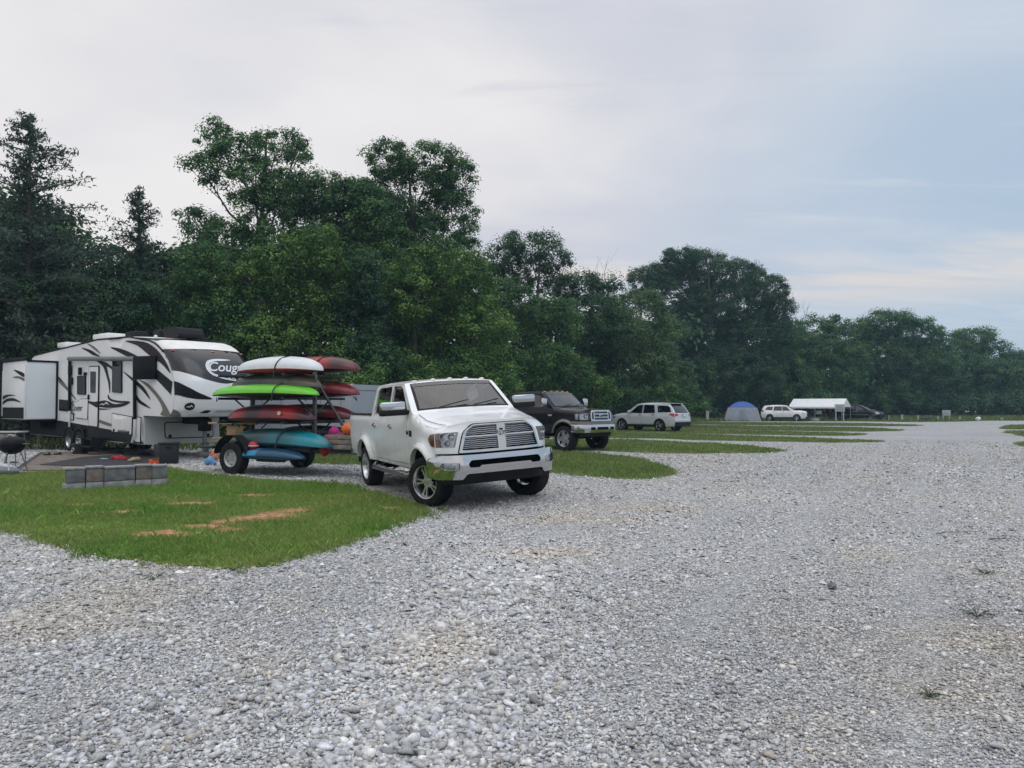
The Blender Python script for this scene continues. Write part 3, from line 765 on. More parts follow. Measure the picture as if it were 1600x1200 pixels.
for lb, bx, Y, lob, kd, sd in [
    ('leafy shrub at the foot of the trees behind the dark pickup', 925, 52, [(925, 606, 34, 22), (945, 622, 30, 16)], 'bright', 31),
    ('light green shrub behind the kayak rack', 575, 33, [(572, 588, 26, 24), (560, 612, 36, 24)], 'bright', 32),
    ('shrub spilling over behind the camper slide-out', 60, 32, [(60, 560, 44, 22), (20, 580, 40, 26), (40, 630, 60, 30)], 'green', 33),
    ('pale shrub at the wood edge behind the blue tent', 1165, 96, [(1190, 616, 44, 20), (1150, 625, 36, 16)], 'pale', 34),
    ('green shrub behind the left end of the white canopy', 1265, 98, [(1262, 628, 40, 16), (1300, 632, 36, 14)], 'green', 35),
    ('dark shrub at the wood edge beyond the far sign', 1470, 114, [(1470, 632, 46, 14), (1430, 636, 40, 12)], 'dark', 36),
    ('low shrub right of the far sign under the trees', 1560, 118, [(1555, 632, 46, 14), (1600, 634, 44, 13)], 'dark', 37),
    ('shrub behind the roof of the silver car', 1030, 58, [(1030, 622, 44, 20), (1075, 630, 34, 14)], 'green', 38)]:
    T(lb, bx, Y, lob, kd, seed=sd, leaf=.24*max(1, Y/50), cat='shrub', name='shrub', group='shrubs along the woodland edge')
# bare dead tree poking out beside the massive tree, and a smaller one by the low green tree
def dead_tree(label, bx, Y, tips, seed):
    r = np.random.default_rng(seed); base = AT(bx, 660, Y); base.z = 0
    t = thing('dead_tree', label, 'tree', base, 0, 'bare dead trees')
    mb = MB(); fork = AT(bx, tips[0][2], Y)-base
    mb.tube([(0, 0, -.2), (fork.x*.4, 0, fork.z*.5), fork], [.22, .16, .09], 7); 
    bb = MB()
    for (px, py, _) in tips:
        e = AT(px, py, Y+r.normal(0, .8))-base; m1 = fork.lerp(e, .5)+Vector(r.normal(0, .2, 3))
        bb.tube([fork, m1, e], [.035, .022, .008], 5)
        for k in range(4):
            s = m1.lerp(e, .2*k); d = Vector(r.normal(0, .55, 3)); d.z = abs(d.z)+.3
            bb.tube([s, s+d*.6, s+d*1.25], [.012, .009, .005], 4)
    mb.build('trunk', M_DEAD, t); bb.build('bough', M_DEAD, t)
dead_tree('bare grey dead tree poking above the pale willowy tree', 950, 64, [(948, 408, 455), (968, 420, 455), (930, 425, 455), (985, 428, 455), (918, 415, 455), (958, 432, 455)], 5)
dead_tree('bare dead twigs sticking up right of the massive dark tree', 1250, 108, [(1252, 470, 510), (1262, 478, 510), (1240, 485, 510)], 6)
# the depth of the wood behind the edge trees
def woodland():
    r = np.random.default_rng(77); lob = []
    px = -150.
    while px < 1900:
        Y = float(np.interp(px, [-150, 0, 400, 650, 830, 1000, 1100, 1250, 1400, 1600, 1900], [37, 39, 44, 51, 64, 80, 104, 114, 126, 136, 144]))
        top = float(np.interp(px, [-150, 0, 150, 260, 300, 400, 560, 640, 720, 770, 900, 1000, 1100, 1200, 1260, 1330, 1420, 1500, 1570, 1900], [400, 330, 400, 430, 420, 390, 370, 370, 420, 470, 510, 500, 480, 520, 560, 560, 545, 570, 590, 600]))
        y = top+18
        while y < 660:
            ry = 34*44/Y+6; c = AT(px+r.normal(0, 10), y+r.normal(0, 6), Y+r.normal(0, .8))
            lob.append((c.x, c.y, c.z, 46*Y/F, 1.8, ry*Y/F)); y += ry*1.25
        px += 50
    Vs, Fs, Cs, o = [], [], [], 0
    for q in lob:
        V, Fc, C = crown_arrays([q], .34*max(1, q[1]/45), 1.1, r, *K0['dark'])
        Vs.append(V); Fs.append(Fc+o); Cs.append(C*.9); o += len(V)
    tag(link('woodland', np_mesh('woodland', np.concatenate(Vs), np.concatenate(Fs), np.concatenate(Cs), M_LEAF)), 'dense dark woodland behind the edge trees', 'woodland', kind='stuff')
woodland()
# ------------------------------------------------------------------ vehicles
DUST = (.30, .28, .25)
M_WHITE = mat('white_paint', (.78, .79, .80), .28, spec=.5, coat=.6, var=.02, vscale=3, dirt=DUST, dz=(.45, 1.0))
M_BLACKP = mat('black_paint', (.010, .010, .012), .25, spec=.2, coat=.25, dirt=DUST, dz=(.15, .45))
M_SILVER = mat('silver_paint', (.52, .555, .60), .32, metal=.15, coat=.6, dirt=DUST, dz=(.3, .6))
M_TAN = mat('tan_paint', (.21, .19, .165), .35, metal=.3, coat=.4)
M_NAVY = mat('dark_blue_paint', (.010, .012, .018), .25, spec=.25, coat=.4)
M_CHROME = mat('chrome', (.58, .59, .60), .08, metal=1.)
M_DCHROME = mat('dull_chrome', (.36, .36, .37), .28, metal=1., var=.1, vscale=12)
M_ALLOY = mat('alloy', (.50, .51, .52), .22, metal=1., var=.08)
M_RUBBER = mat('tyre_rubber', (.013, .013, .014), .85, spec=.25, var=.35, vscale=9, bump=.3)
M_PLASTIC = mat('black_plastic', (.010, .010, .011), .6, spec=.25, var=.2, vscale=10)
M_DARK = mat('dark_underbody', (.006, .006, .007), .95, spec=.1)
M_SEAT = mat('grey_upholstery', (.10, .10, .105), .85, var=.2, vscale=20)
M_GLASS = glass_mat('tinted_glass', (.50, .54, .55))
M_WSGLASS = glass_mat('windshield_glass', (.46, .50, .51), add=.05)
M_PRIV = glass_mat('privacy_glass', (.06, .065, .07))
M_LENS = glass_mat('lamp_lens', (.86, .88, .9))
M_REFL = mat('lamp_reflector', (.45, .46, .48), .18, metal=.9, var=.35, vscale=30)
M_AMBER = mat('amber_lens', (.42, .13, .03), .2, coat=.5)
M_RED = mat('red_lens', (.34, .012, .012), .2, coat=.6)
M_CLEAR = mat('clear_marker_lens', (.62, .60, .56), .2, coat=.5)
M_PLATE = mat('plate_white', (.62, .63, .66), .4)
MIR = mat('mirror_face', (.75, .78, .8), .03, metal=1.)

def ss(a, b, x):
    t = min(1., max(0., (x-a)/(b-a))); return t*t*(3-2*t)
def arch(cx, cz, r, z, n=22):
    h = z-cz; dx = math.sqrt(max(1e-6, r*r-h*h)); a0 = math.atan2(h, dx)
    return [(cx-r*math.cos(a0+(math.pi-2*a0)*i/n), cz+r*math.sin(a0+(math.pi-2*a0)*i/n)) for i in range(n+1)]
def spt(p, w, ymap, off=0.):
    x, z, bx, bz, q = p; k = 1-abs(w)**q
    return (x+bx*k+off, w*ymap(x, z), z+bz*k)
def strip(mb, pts, ymap, w0=-1., w1=1., nw=24, sub=5, lin=False):
    P = spline(pts, sub) if not lin else pts
    P = [tuple(p) for p in P]; n = len(P)-1
    return mb.grid(lambda a, b: spt(P[int(round(a*n))], w0+(w1-w0)*b, ymap), n, nw)

def wheel_proto(R_, Wd, rimr, style, name='wheel', rimmat=None):
    e = link(name, None); e.empty_display_size = .1
    h = Wd/2
    prof = [(rimr, -h*.9), (rimr+.02, -h*1.0), (R_-.06, -h*1.04), (R_-.022, -h*.95), (R_-.004, -h*.78), (R_, -h*.5), (R_, 0), (R_, h*.5), (R_-.004, h*.78), (R_-.022, h*.95), (R_-.06, h*1.04), (rimr+.02, h*1.0), (rimr, h*.9)]
    n = 60; mb = MB().lathe(prof, axis='Y', n=n)
    m = len(prof); nv = []
    for i, v in enumerate(mb.v):
        k, j = divmod(i, m)
        if 3 <= j <= 9 and (k+(j % 2)) % 2 == 0:
            r = math.hypot(v[0], v[2]); q = (r-.013)/r; v = (v[0]*q, v[1], v[2]*q)
        nv.append(v)
    mb.v = nv; mb.build('tyre', M_RUBBER, e, smooth=30)
    rb = MB()
    rb.lathe([(rimr+.004, h*.88), (rimr+.002, h*.98), (rimr-.012, h*.96), (rimr-.03, h*.72), (rimr-.045, -h*.6)], axis='Y', n=40)
    ns, paired = style
    for k in range(ns):
        for q in ((-1, 1) if paired else (0,)):
            a = 2*math.pi*k/ns+q*.17
            ca, sa = math.cos(a), math.sin(a)
            wd = .032 if paired else .16*rimr/.25
            def f(u, v, d, ca=ca, sa=sa):
                yy = h*.52+.06*math.sin(u*1.6/rimr)*h*4*.25-d
                return (u*ca-v*sa, yy, u*sa+v*ca)
            rb.prism([(rimr*.2, -wd*.62), (rimr*.55, -wd*.42), (rimr*.9, -wd*.55), (rimr*.97, -wd*.8), (rimr*.97, wd*.8), (rimr*.9, wd*.55), (rimr*.55, wd*.42), (rimr*.2, wd*.62)], f, .035)
    rb.lathe([(0, h*.62), (rimr*.16, h*.60), (rimr*.2, h*.5), (rimr*.36, h*.48), (rimr*.4, h*.3)], axis='Y', n=20)
    for k in range(8):
        a = 2*math.pi*k/8; rb.ell((rimr*.29*math.cos(a), h*.5, rimr*.29*math.sin(a)), (.013, .02, .013), 6, 4)
    rb.build('rim', rimmat or M_ALLOY, e, smooth=40)
    MB().lathe([(0, h*.12), (rimr*.72, h*.12), (rimr*.78, -.02)], axis='Y', n=24).build('brake_disc', M_DARK, e)
    return e
def put_wheels(root, proto, spots, R_, dz=0.):
    first = True
    for (x, y, steer) in spots:
        e = proto if first else copy_tree(proto)
        first = False
        e.parent = root; e.location = (x, y, R_-.006+dz); e.rotation_euler = (0, 0, (0 if y > 0 else math.pi)+steer)

def shell(root, P):
    ym = P['ymap']; body = MB(); doors = P.get('doors', [])
    for s in (1, -1):
        fm = lambda u, v, s=s: (u, s*ym(u, v), v)
        body.panel(P['side'], fm, holes=[d['out'] for d in doors]+P.get('qwin', []), step=P.get('step', .06), flange=(0, -s*.05, 0))
        for d in doors:
            mb = MB(); out = shrink(d['out'], P.get('gap', .010))
            mb.panel(out, lambda u, v, s=s: (u, s*(ym(u, v)+.001), v), holes=[d['win']], step=P.get('step', .06), flange=(0, -s*.045, 0))
            do = mb.build('door', P['paint'], root)
            gl = MB().panel(shrink(d['win'], -.01), lambda u, v, s=s: (u, s*(ym(u, v)-.014), v), step=.12)
            gl.build('window', d.get('glass', M_GLASS), do)
            fr = MB(); wv = d['win']; n = len(wv)
            tr = MB().panel(shrink(d['win'], -.018), lambda u, v, s=s: (u, s*(ym(u, v)+.004), v), holes=[d['win']], step=.08)
            tr.build('window_trim', P.get('trim', M_PLASTIC), do)
            hx, hz = d['handle']; y = s*(ym(hx, hz)+.02)
            hm = MB().box((hx, y, hz), (.16, .03, .035), .012); hm.box((hx-.0, y-s*.016, hz), (.19, .012, .07), .005)
            hm.build('door_handle', P.get('handle', M_CHROME), do)
        for q in P.get('qwin', []):
            MB().panel(shrink(q, -.01), lambda u, v, s=s: (u, s*(ym(u, v)-.012), v), step=.12).build('window', P.get('qglass', M_PRIV), root)
    for pts, lin in P['body_strips']: strip(body, pts, ym, lin=lin)
    for nm, pts, wg, m in P.get('glass_strips', []):
        strip(body, pts, ym, -1, -wg, 3); strip(body, pts, ym, wg, 1, 3)
        g = MB(); strip(g, pts, ym, -wg, wg, 20); g.build(nm, m, root)
        t = MB(); strip(t, [(p[0]+P.get('goff', .004), p[1]+.003, *p[2:]) for p in pts], ym, -wg, -wg+.05, 2); strip(t, [(p[0]+.004, p[1]+.003, *p[2:]) for p in pts], ym, wg-.05, wg, 2)
        strip(t, [tuple(Vector(pts[0]).lerp(Vector(pts[-1]), k)+Vector((.004, .004, 0, 0, 0))) for k in (0, .02, .05)], ym, -wg, wg, 20, lin=True)
        strip(t, [tuple(Vector(pts[0]).lerp(Vector(pts[-1]), k)+Vector((.004, .004, 0, 0, 0))) for k in (.93, .97, 1)], ym, -wg, wg, 20, lin=True)
        t.build(nm+'_surround', M_PLASTIC, root)
        if nm == 'windshield':
            gp = spline(pts, 6); gp = gp[int(len(gp)*.80):]
            st = MB(); strip(st, [(p[0]+.004, p[1]+.004, *p[2:]) for p in gp], ym, -wg+.03, wg-.03, 20, lin=True); st.build('sun_strip', M_PRIV, root)
    return body.build('body', P['paint'], root)
def arch_liners(root, cs, ym):
    for (cx, cz, r) in cs:
        for s in (1, -1):
            y0 = ym(cx, cz+r)-.03; mb = MB()
            mb.grid(lambda a, b: (cx-(r+.02)*math.cos(math.pi*a), s*(y0-.40*b), cz+(r+.02)*math.sin(math.pi*a)), 18, 1)
            mb.panel([(cx+(r+.02)*math.cos(t*.2618), cz+(r+.02)*math.sin(t*.2618)) for t in range(13)], lambda u, v, s=s: (u, s*(y0-.40), v), step=.3)
            mb.build('wheel_well', M_DARK, root)

def interior(root, xw, floor, seat_rows, y=.40, steer=.85, wheel_y=.40):
    mb = MB()
    for (x, kind) in seat_rows:
        for yy in ((-y, y) if kind == 'bucket' else (-y, 0, y)):
            wd = .5 if kind == 'bucket' else .42
            mb.box((x+.15, yy, floor+.40), (.5, wd, .16), .05)
            mb.box((x-.16, yy, floor+.76), (.16, wd*.95, .62), .06, rot=Matrix.Rotation(R(-10), 4, 'Y'))
            mb.box((x-.24, yy, floor+1.17), (.11, .27, .18), .05)
    mb.build('seat', M_SEAT, root)
    d = MB().box((xw, 0, floor+.68), (.45, 1.5, .24), .09)
    ring = [(steer-.0+.10*math.cos(t/16*2*math.pi)*.5, wheel_y+.19*math.sin(t/16*2*math.pi), floor+.72+.19*math.cos(t/16*2*math.pi)) for t in range(17)]
    d.tube(ring, .016, 6); d.tube([(steer+.2, wheel_y, floor+.66), (steer, wheel_y, floor+.72)], .03, 6)
    d.build('dashboard', M_PLASTIC, root)

def pickup(root, P):
    """heavy crew cab pickup; x forward, origin under the middle"""
    XF, XR, ZB = P['xf'], P['xr'], .56
    fa, ra, ar, az = P['fa'], P['ra'], P['ar'], P['az']
    hz0, hz1 = P['hood']            # hood edge height at cowl and at front
    zr = P['roof']; bz = P['bed']
    xa, xb = P['cowl'], P['back']   # cowl and cab back
    zb_ = P['belt']
    def ztop(x):
        return hz0+(hz1-hz0)*min(1, max(0, (x-xa)/(XF-xa))) if x > xa-.1 else bz
    def ym(x, z):
        W_ = P['w']
        if x > 1.9: W_ -= .05*((x-1.9)/.6)**2
        if x < -2.5: W_ -= .03*((-2.5-x)/.5)**2
        if z < .98: W_ -= .05*((.98-z)/.42)**2
        for cx in (fa, ra):
            d = math.hypot(x-cx, z-az)
            W_ += P['flare']*math.exp(-((d-ar-.02)/.075)**2)
        c = ss(xa+.12, xa-.10, x)*(1 if x > xb-.02 else 0)
        zt = ztop(x); s = min(1, max(0, (z-(zt-.13))/.13)); hoodin = .10*(1-math.sqrt(max(0, 1-.97*s*s)))
        cabin = .045*ss(zb_-.2, zb_, z)+max(0, z-zb_)*.21
        s2 = min(1, max(0, (z-(zr-.10))/.10)); cabin += .05*(1-math.sqrt(max(0, 1-.97*s2*s2)))
        return W_-(cabin*c+hoodin*(1-c))
    za = hz0+.035; xt, zt_ = P['wtop']
    rear_roof = P['roofpts']
    side = [(XF, .87), (XF, hz1)]+[(XF+(xa-XF)*i/8, hz1+(hz0-hz1)*i/8) for i in range(1, 9)]+[(xa-.05, za), (xt, zt_)]+rear_roof+[(xb, bz+.01), (xb-.02, bz), (XR+.03, bz), (XR, bz-.03), (XR, .66)]
    a1 = arch(ra, az, ar, ZB); a2 = arch(fa, az, ar, ZB)
    side += [(XR+.05, .62), (a1[0][0]-.05, ZB+.02)]+a1+[((ra+fa)/2, ZB-.005)]+a2
    if a2[-1][0] < XF-.04: side += [(XF-.02, .62), (XF, .66)]
    P['side'] = side; P['ymap'] = ym
    bx, bzz, q = P['nose']
    P['body_strips'] = [([(XF, hz1, bx, bzz, q), (XF-.12, hz1+.012, bx*.72, bzz, q), (XF-.5, hz1+(hz0-hz1)*.33, bx*.36, bzz*.95, q), ((XF+xa)/2-.1, (hz0+hz1)/2+.01, bx*.2, bzz*.8, q*.8), (xa, hz0, .16, bzz*.55, 2.4)], False),
                        ([(xa, hz0, .16, bzz*.55, 2.4), (xa-.05, za, .20, .03, 2.2)], True),
                        ([(xt, zt_, .11, .035, 2.2)]+[(a, b, max(0., .09*(a-xb)/(xt-xb)), .045, 2.4) for a, b in rear_roof], False),
                        ([(xb, bz+.01, -.02, 0, 2.), (xb+.0, bz-.3, 0, 0, 2)], True)]
    P['glass_strips'] = [('windshield', [(xa-.05, za, .20, .03, 2.2), ((xa+xt)/2-.02, (za+zt_)/2, .16, .03, 2.2), (xt, zt_, .11, .035, 2.2)], .90, M_WSGLASS),
                         ('rear_window', [(rear_roof[-1][0], rear_roof[-1][1], 0., .045, 2.4), (xb, bz+.01, -.02, 0, 2.)], .82, M_GLASS)]
    body = shell(root, P)
    arch_liners(root, [(fa, az, ar), (ra, az, ar)], ym)
    for cx in (fa, ra):
        for sd in (1, -1):
            o_ = arch(cx, az, ar+.085, ZB+.015); i_ = arch(cx, az, ar-.004, ZB+.015)
            MB().panel(o_+i_[::-1], lambda u, v, sd=sd, cx=cx: (u, sd*(ym(u, v)+.012+.022*ss(ar+.09, ar+.02, math.hypot(u-cx, v-az))), v), step=.04, flange=(0, -sd*.05, 0)).build('wheel_arch', P.get('flarem', P['paint']), root)
    # bed box, chassis, floor
    mb = MB(); W_ = P['w']
    mb.box(((XR+xb)/2, 0, .92), (xb-XR-.06, 1.3, .06)); 
    for s in (1, -1):
        mb.box(((XR+xb)/2, s*(W_-.13), 1.17), (xb-XR-.04, .03, .50)); mb.box(((XR+xb)/2, s*(W_-.10), bz+.004), (xb-XR-.04, .12, .03), .01)
    mb.build('bed_liner', M_PLASTIC, root)
    mb = MB().box(((xa+xb)/2, 0, .58), (xa-xb+.1, 1.84, .08)).box(((fa+ra)/2-.3, 0, .50), (5.0, .8, .16)).box((XF-.75, 0, .82), (1.3, 1.20, .72)).box((XF-.02, 0, .75), (.30, 1.72, .30))
    mb.tube([(fa, -.7, .42), (fa, .7, .42)], .07, 8); mb.tube([(ra, -.7, .42), (ra, .7, .42)], .09, 8)
    mb.build('chassis', M_DARK, root)
    # tailgate, lamps and rear bumper
    tg = MB().panel(rounded([(-.80, .72), (.80, .72), (.80, bz), (-.80, bz)], .03), lambda u, v: (XR-.012, u, v), step=.2, flange=(.06, 0, 0))
    tg.box((XR-.02, 0, 1.28), (.02, .2, .07), .01); tg.build('tailgate', P['paint'], root)
    for s in (1, -1):
        MB().box((XR-.01, s*(W_-.13), 1.16), (.05, .16, .46), .02).build('tail_light', M_RED, root)
    MB().box((XR-.12, 0, .66), (.18, W_*1.9, .2), .04).build('rear_bumper', M_CHROME, root)
    # cab roof marker lamps
    for wv in (-.78, -.38, 0, .38, .78):
        p = spt((xt-.10, zt_+.018, .10, .042, 2.3), wv, ym)
        MB().ell((p[0], p[1], p[2]+.006), (.075, .05, .032), 10, 6).build('marker_lamp', P['marker'], root)
    # tow mirrors
    for s in (1, -1):
        if P.get('mirror') == 'tow':
            mx, my, mz = xa-.22, s*(ym(xa-.22, zb_)+.25), zb_+.10
            mm = MB().box((mx, my+s*.02, mz+.055), (.20, .42, .14), .03); mo = mm.build('mirror', M_CHROME, root)
            MB().box((mx, my, mz-.05), (.19, .46, .11), .03).box((mx+.02, my-s*.24, mz-.06), (.09, .2, .07), .02).build('mirror_base', M_PLASTIC, mo)
            MB().box((mx-.095, my+s*.02, mz+.03), (.012, .36, .17), .004).build('mirror_glass', MIR, mo)
        else:
            mx, my, mz = xa-.25, s*(ym(xa-.25, zb_)+.20), zb_+.20
            mo = MB().box((mx, my, mz), (.13, .25, .30), .05).build('mirror', P.get('mirmat', M_CHROME), root)
            MB().tube([(mx, my-s*.05, mz-.1), (mx+.02, my-s*.26, mz-.16)], .03, 6).build('mirror_base', M_PLASTIC, mo)
    # wiper
    wp = MB()
    for y0, y1 in ((-.55, .05), (.1, .72)):
        a = spt((xa-.02, za+.02, .21, .04, 2.2), y0, ym); b = spt((xa-.14, za+.12, .205, .03, 2.2), y1, ym)
        wp.tube([a, b], .009, 5)
    wp.build('wiper', M_PLASTIC, root)
    interior(root, xa-.28, .60, [(.05+P.get('sx', 0), 'bucket'), (-.78+P.get('sx', 0), 'bench')], steer=xa-.62)
    return P
def fmapper(P, xf, bx, q, z0, z1, lean=.05, off=0., w=None):
    ym = P['ymap']
    def f(u, v):
        y = u*(ym(xf, min(v, P['hood'][1])) if w is None else w)
        return (xf+bx*(1-min(1, abs(u))**q)+lean*(1-(v-z0)/(z1-z0))+off, y, v)
    return f
TR_DOORS = lambda z0, o: [
    dict(out=rounded([(1.30, z0), (1.30, 1.46), (.74, 1.945), (.60, 1.975), (.10, 1.985), (.10, z0)], [.05, .05, .06, .05, .02, .05]),
         win=rounded([(1.17, 1.48), (.71, 1.885), (.58, 1.928), (.17, 1.935), (.17, 1.48)], [.02, .06, .05, .02, .02]), handle=(.26, 1.24)),
    dict(out=rounded([(.08, z0), (.08, 1.985), (-.76, 1.965), (-.92, 1.89), (-1.0, 1.46), (-1.02, 1.15), (-.98, z0)], [.05, .02, .06, .06, .04, .1, .06]),
         win=rounded([(.02, 1.48), (.02, 1.935), (-.72, 1.92), (-.84, 1.86), (-.92, 1.48)], [.02, .02, .06, .06, .03]), handle=(-.83, 1.24))]

# ---- white pickup
ram = thing('pickup_truck', 'white crew cab pickup with big chrome grille parked on the gravel beside the lawn', 'pickup truck', (-1.33, 14.42, .049), R(-65), 'pickup trucks at the campsites')
ram.rotation_euler = (R(3.3), 0, R(-65))
P = dict(xf=2.48, xr=-2.95, fa=1.95, ra=-1.62, ar=.49, az=.45, hood=(1.475, 1.25), roof=2.02, bed=1.43, cowl=1.42, back=-1.14, belt=1.46, sx=.25, w=.985, flare=.055,
         wtop=(.76, 1.965), roofpts=[(.60, 1.992), (-.2, 2.012), (-.85, 1.99), (-1.02, 1.94)], nose=(.37, .09, 4.), paint=M_WHITE, marker=M_CLEAR, mirror='tow', handle=M_CHROME, trim=M_PLASTIC)
P['doors'] = TR_DOORS(.62, 0)
pickup(ram, P)
def ram_front(root, P):
    f = fmapper(P, 2.48, .37, 4., .86, 1.345)
    zt = lambda u: 1.25+.09*(1-abs(u)**4)
    out = [(-1, .87), (1, .87)]+[(u, zt(u)-.003) for u in np.linspace(1, -1, 41)]
    gr = rounded([(-.735, .87), (.735, .87), (.61, 1.312), (-.61, 1.312)], [.03, .03, .14, .14], 6)
    hl = lambda s: [(s*a, b) for a, b in rounded([(.765, .965), (.998, .965), (.998, 1.18), (.705, 1.195), (.755, 1.0)], [.02, .01, .01, .02, .02])]
    fa = MB().panel(out, f, holes=[gr, hl(1), hl(-1)], step=.045, flange=(-.06, 0, 0))
    fa.build('front_fascia', P['paint'], root)
    # chrome grille: frame, cross, slats
    fo = fmapper(P, 2.48, .37, 4., .86, 1.345, off=.035)
    ring = shrink(gr, .010); inn = rounded([(-.675, .918), (.675, .918), (.565, 1.28), (-.565, 1.28)], [.02, .02, .09, .09], 5)
    gq = MB().panel(ring, fo, holes=[inn], step=.04, flange=(-.08, 0, 0))
    fc = fmapper(P, 2.48, .37, 4., .86, 1.345, off=.028)
    gq.panel([(-.068, .91), (.068, .91), (.08, 1.29), (-.08, 1.29)], fc, step=.05, flange=(-.06, 0, 0))
    for s in (1, -1): gq.panel([(s*.06, 1.108), (s*.63, 1.108), (s*.62, 1.131), (s*.06, 1.131)], fc, step=.05, flange=(-.06, 0, 0))
    g = gq.build('grille', M_CHROME, root)
    sl = MB(); fs = fmapper(P, 2.48, .37, 4., .86, 1.345, off=.0)
    for z in [.945+.029*i for i in range(6)]+[1.153+.0285*i for i in range(5)]:
        for s in (1, -1):
            we = .675-.115*(z-.918)/.36-.006
            sl.tube([fs(s*u, z+.004*math.sin(u*38)) for u in np.linspace(.07, we, 14)], .009, 6)
    sl.build('grille_slat', M_DCHROME, g)
    MB().panel(gr, fmapper(P, 2.48, .37, 4., .86, 1.345, off=-.06), step=.1).build('grille_backing', M_DARK, g)
    # horned emblem plate
    x0 = 2.48+.37+.05
    em = MB(); em.ell((x0, 0, 1.16), (.012, .052, .058), 14, 8)
    em.build('badge', M_PLASTIC, g)
    hb = MB()
    hb.prism([(-.018, 1.105), (.018, 1.105), (.03, 1.16), (.02, 1.185), (-.02, 1.185), (-.03, 1.16)], lambda u, v, d: (x0+.012+d, u, v), .012)
    for s in (1, -1): hb.tube([(x0+.018, s*.015, 1.178), (x0+.02, s*.045, 1.188), (x0+.02, s*.052, 1.155), (x0+.02, s*.034, 1.135)], [.014, .013, .010, .005], 6)
    hb.build('ram_head', M_CHROME, g)
    for s in (1, -1):
        lens = MB().panel(hl(s), fmapper(P, 2.48, .37, 4., .86, 1.345, off=.006), step=.05)
        ym = P['ymap']
        sp = rounded([(2.485, .965), (2.485, 1.18), (2.36, 1.165), (2.27, 1.09), (2.36, .985)], [.004, .004, .03, .05, .03])
        lens.panel(sp, lambda u, v, s=s: (u, s*(ym(u, v)+.012), v), step=.05)
        lo = lens.build('headlight', M_LENS, root)
        rb = MB().panel(shrink(hl(s), -.004), fmapper(P, 2.48, .37, 4., .86, 1.345, off=-.055), step=.06)
        f2 = fmapper(P, 2.48, .37, 4., .86, 1.345, off=-.04)
        for u, z, r_ in ((.80, 1.125, .055), (.905, 1.125, .055), (.86, 1.025, .048)):
            c = f2(s*u, z); rb.lathe([(0, -.03), (r_*.35, -.028), (r_*.4, -.0), (r_*.8, .012), (r_, .03), (r_*1.06, .028)], c, 'X', 18)
        rb.build('reflector', M_REFL, lo)
        am = MB().panel(sp, lambda u, v, s=s: (u, s*(ym(u, v)+.006), v), step=.06)
        am.panel([(s*.945, .97), (s*.998, .97), (s*.998, 1.175), (s*.955, 1.175)], fmapper(P, 2.48, .37, 4., .86, 1.345, off=-.02), step=.05)
        am.build('indicator', M_AMBER, lo)
    # chrome bumper
    fb0 = fmapper(P, 2.58, .43, 4.5, .5, .85, lean=0, w=1.03)
    def fb(u, v):
        x, y, z = fb0(u, v); return (x+.035*math.sin(math.pi*min(1, max(0, (v-.47)/.40))), y, z)
    o = rounded([(-1, .49), (-.66, .49), (-.60, .575), (.60, .575), (.66, .49), (1, .49), (1, .80), (.9, .855), (-.9, .855), (-1, .80)], [.04, .02, .03, .03, .02, .04, .06, .04, .04, .06])
    slot = rounded([(-.565, .665), (-.42, .665), (-.40, .695), (.40, .695), (.42, .665), (.565, .665), (.585, .72), (.54, .775), (-.54, .775), (-.585, .72)], .025)
    fog = lambda s: [(s*a, b) for a, b in rounded([(.70, .635), (.90, .635), (.92, .745), (.70, .745)], .03)]
    fl = lambda u, v: (-.30, 0, 0) if abs(u) > .97 else (-.10, 0, 0)
    bo = MB().panel(o, fb, holes=[slot, fog(1), fog(-1)], step=.04, flange=fl).build('bumper', M_CHROME, root)
    MB().box((2.86, 0, .72), (.05, 1.3, .22)).build('bumper_grille', M_DARK, bo)
    for s in (1, -1):
        l_ = MB().panel(fog(s), lambda u, v: (fb(u, v)[0]-.045, fb(u, v)[1], v), step=.05).build('fog_light', M_REFL, bo)
        l2 = MB().panel(shrink(fog(s), -.015), lambda u, v: (fb(u, v)[0]+.006, fb(u, v)[1], v), holes=[fog(s)], step=.05, flange=(-.04, 0, 0)).build('fog_light_trim', M_CHROME, l_)
    MB().panel(rounded([(-.86, .39), (.86, .39), (.92, .60), (-.92, .60)], .05), fmapper(P, 2.45, .36, 4.5, .4, .62, lean=-.06, w=.97), step=.08, flange=(-.12, 0, 0)).build('air_dam', M_PLASTIC, root)
    # fender badge, running boards, hood seams
    ym = P['ymap']
    for s in (1, -1):
        MB().panel([(1.36, 1.10), (1.50, 1.10), (1.50, 1.20), (1.36, 1.20)], lambda u, v: (u, s*(ym(u, v)+.006), v), step=.05, flange=(0, -s*.006, 0)).panel([(1.20, 1.13), (1.30, 1.13), (1.32, 1.16), (1.27, 1.20), (1.22, 1.19)], lambda u, v: (u, s*(ym(u, v)+.006), v), step=.05, flange=(0, -s*.006, 0)).build('fender_badge', M_PLASTIC, root)
        rbd = MB().tube([(1.30, s*.92, .50), (1.24, s*1.0, .44), (-.95, s*1.0, .44), (-1.02, s*.92, .50)], .045, 10)
        for xx in (.95, -.30): rbd.box((xx-.1, s*1.0, .478), (.42, .13, .03), .012)
        for xx in (1.0, .1, -.8): rbd.tube([(xx, s*1.0, .44), (xx, s*.80, .52)], .02, 6)
        rbd.build('running_board', M_DCHROME, root)
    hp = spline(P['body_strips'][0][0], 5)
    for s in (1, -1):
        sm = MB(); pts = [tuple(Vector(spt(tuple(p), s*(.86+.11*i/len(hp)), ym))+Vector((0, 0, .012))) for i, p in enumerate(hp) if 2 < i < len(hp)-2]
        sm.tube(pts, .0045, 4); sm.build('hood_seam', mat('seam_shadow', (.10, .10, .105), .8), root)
ram_front(ram, P)
